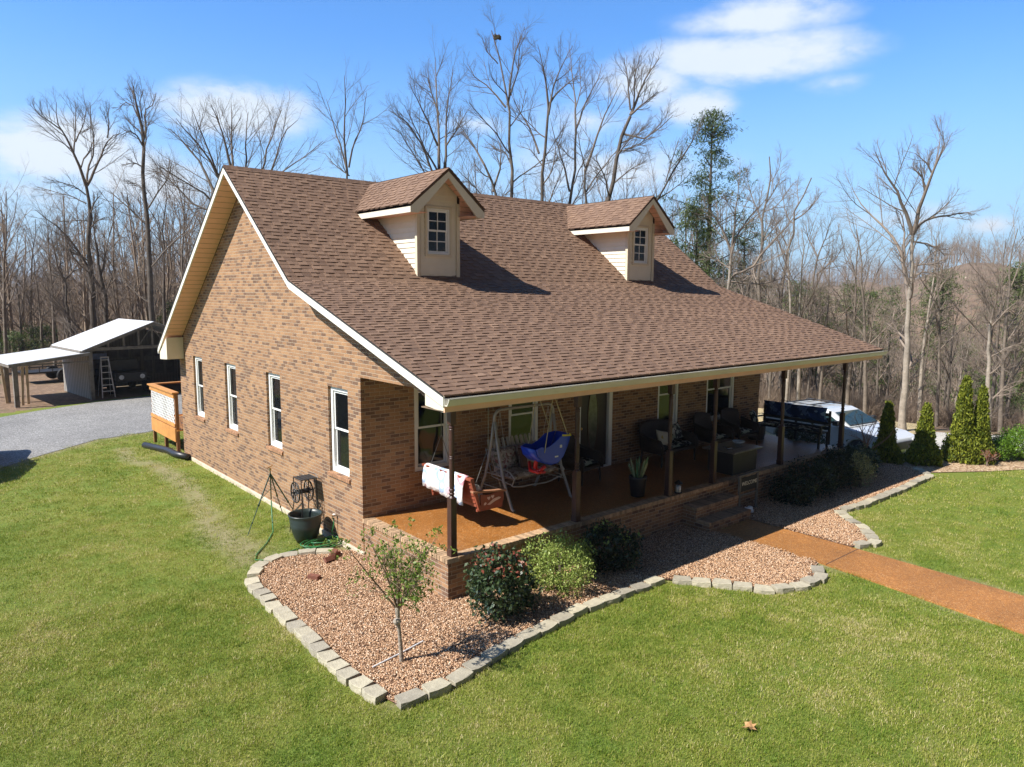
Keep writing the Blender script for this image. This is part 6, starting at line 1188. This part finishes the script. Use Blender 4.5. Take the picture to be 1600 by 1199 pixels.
fp = [fartree(i) for i in range(6)]; pts = []; rg = np.random.default_rng(8)
while len(pts) < 5200:
    a = R(rg.uniform(-9, 82)); r = 58+370*rg.random()**1.05 if rg.random() < .8 else 58+90*rg.random(); x, y = CP[0]+r*math.sin(a), CP[1]+r*math.cos(a)
    pts.append((x, y, gh(x, y)-.2))
n = len(pts); scatter('far_wood', pts, np.stack([rg.normal(0, .05, n), rg.normal(0, .05, n), rg.uniform(0, 6.28, n)], 1), rg.uniform(.6, 1.15, n), rg.integers(0, 6, n), fp, label='mass of bare brown and grey trees covering the far hillsides', cat='wood')
# undergrowth at the wood edge
m_ = []; rg = np.random.default_rng(12); up_ = []
def brush(seed):
    rg = np.random.default_rng(seed); B = 26; P = np.zeros((B, 5, 3)); d = rg.normal(0, .35, (B, 3)); d[:, 2] = 1; d /= np.linalg.norm(d, axis=1)[:, None]; P[:, 0, :2] = rg.normal(0, .25, (B, 2)); L = rg.uniform(.7, 1.9, B)
    for j in range(1, 5): d = d+rg.normal(0, .12, (B, 3)); d /= np.linalg.norm(d, axis=1)[:, None]; P[:, j] = P[:, j-1]+d*(L/4)[:, None]
    Rr = np.tile(np.linspace(.012, .004, 5), (B, 1)); o1 = tubes(P, Rr, 3); P2, R2, L2 = kids(rg, P, Rr, L, 6, 3, 25, 60, .4, .05, .2, .006); o2 = tubes(P2, R2, 3); V = np.concatenate([o1[0], o2[0]]); F = np.concatenate([o1[1], o2[1]+len(o1[0])]); return npmesh('brush', V, F, brownm, shade=rg.random(len(F)))
bp_ = [brush(i) for i in range(4)]; pts = []
for _ in range(3400):
    if rg.random() < .62: u = rg.uniform(1060, 1630); d = 37+30*rg.random()**1.3
    else: u = rg.uniform(-30, 340); d = 50+28*rg.random()
    p = site(u, 455, d); pts.append((p[0], p[1], gh(p[0], p[1])-.05))
n = len(pts); scatter('undergrowth', pts, np.stack([np.zeros(n), np.zeros(n), rg.uniform(0, 6.28, n)], 1), rg.uniform(.3, .85, n), rg.integers(0, 4, n), bp_, label='tangled bare undergrowth and saplings along the wood edges', cat='undergrowth')
# ---- small ornamental tree on the gravel
def small_tree():
    b = np.array((-1.56, -1.16, ZG+.03)); r_ = thing('ornamental_tree', tuple(b), 'small young tree with sparse fresh green leaves on the brown gravel', 'tree'); rg = np.random.default_rng(21)
    P0 = np.array([[(0, 0, 0), (-.01, .01, .2), (-.03, 0, .42), (-.045, .01, .62), (-.05, .01, .76), (-.03, .02, .86)]], float); R0 = np.array([[.032, .026, .024, .026, .034, .02]]); V, F = tubes(P0, R0, 9); npmesh('trunk', V, F, barkp, r_, smooth=True)
    k = 15; az_ = rg.uniform(0, 6.28, k); P1 = np.zeros((k, 7, 3)); P1[:, 0] = [-.04, .015, .74]; d = np.stack([np.cos(az_)*rg.uniform(.25, 1.0, k), np.sin(az_)*rg.uniform(.25, 1.0, k), np.full(k, .95)], 1); d /= np.linalg.norm(d, axis=1)[:, None]; L = rg.uniform(.75, 1.2, k)
    for j in range(1, 7): d = d+rg.normal(0, .09, (k, 3))+[0, 0, .0]; d /= np.linalg.norm(d, axis=1)[:, None]; P1[:, j] = P1[:, j-1]+d*(L/6)[:, None]
    R1 = np.tile(np.linspace(.014, .004, 7), (k, 1)); P2, R2, L2 = kids(rg, P1, R1, L, 8, 5, 20, 60, .42, .02, .2, .006); P3, R3, L3 = kids(rg, P2, R2, L2, 4, 3, 25, 60, .5, .02, .2, .0035)
    crownmesh([tubes(P1, R1, 5), tubes(P2, R2, 4), tubes(P3, R3, 3)], simple('young_bark', (.22, .15, .10), .9, .2, 8), r_)
    ends = P3[:, -1][rg.random(len(P3)) < .75]; V, F, S = leaves(ends, .022, 6, .050, rg, up=.6, ratio=.5); npmesh('leaves', V, F, leafmat('fresh_leaf', (.09, .15, .02), (.26, .36, .06), .35), r_, shade=S)
    m = MB(); m.lathe([(0, -.05), (.04, -.035), (.055, 0), (.04, .035), (0, .05)], (b[0]-.07, b[1]-.01, b[2]+.60), 10); m.build('knot', barkp, r_)
small_tree()
# bare pinkish shrub by the white car
def bare_shrub(x, y, H, label, seed):
    g0 = gh(x, y); rg = np.random.default_rng(seed); r_ = thing('bare_shrub', (x, y, g0), label, 'shrub'); k = 9; P1 = np.zeros((k, 6, 3)); P1[:, 0, 2] = H*.3; d = rg.normal(0, .45, (k, 3)); d[:, 2] = 1; d /= np.linalg.norm(d, axis=1)[:, None]; L = np.full(k, H*.75)
    for j in range(1, 6): d = d+rg.normal(0, .1, (k, 3)); d /= np.linalg.norm(d, axis=1)[:, None]; P1[:, j] = P1[:, j-1]+d*(L/5)[:, None]
    R1 = np.tile(np.linspace(.016, .005, 6), (k, 1)); P2, R2, L2 = kids(rg, P1, R1, L, 7, 4, 20, 55, .4, .03, .2, .006); P0 = np.array([[(0, 0, 0), (0, 0, H*.15), (0, 0, H*.32)]], float); V, F = tubes(P0, np.array([[.03, .026, .024]]), 7); npmesh('trunk', V, F, bark, r_); crownmesh([tubes(P1, R1, 4), tubes(P2, R2, 3)], simple('pinkish_twigs', (.28, .17, .13), .9), r_); V, F, S = leaves(P2[:, -1], .01, 2, .04, rg); npmesh('buds', V, F, MATS['red_new_leaf'], r_, shade=S)
bare_shrub(14.35, -.05, 1.5, 'small bare pinkish shrub between the dark laurel and the first arborvitae', 3)
bare_shrub(17.2, -2.2, .45, 'tiny bare reddish twig clump at the foot of the tallest arborvitae', 4)

# ---- air
hb = MB(); hb.box(-5200, 5200, -5200, 5200, -40, 95); hm, t, b, o = nt('pale_haze'); t.nodes.remove(b); pv = N(t, 'VolumePrincipled'); pv.inputs['Color'].default_value = (.78, .86, .96, 1); pv.inputs['Density'].default_value = .0003; pv.inputs['Anisotropy'].default_value = .2; t.links.new(pv.outputs[0], o.inputs['Volume'])
hz_ = hb.build('haze', hm); hz_['kind'] = 'stuff'; hz_['label'] = 'thin pale blue haze in the air over the far hills'
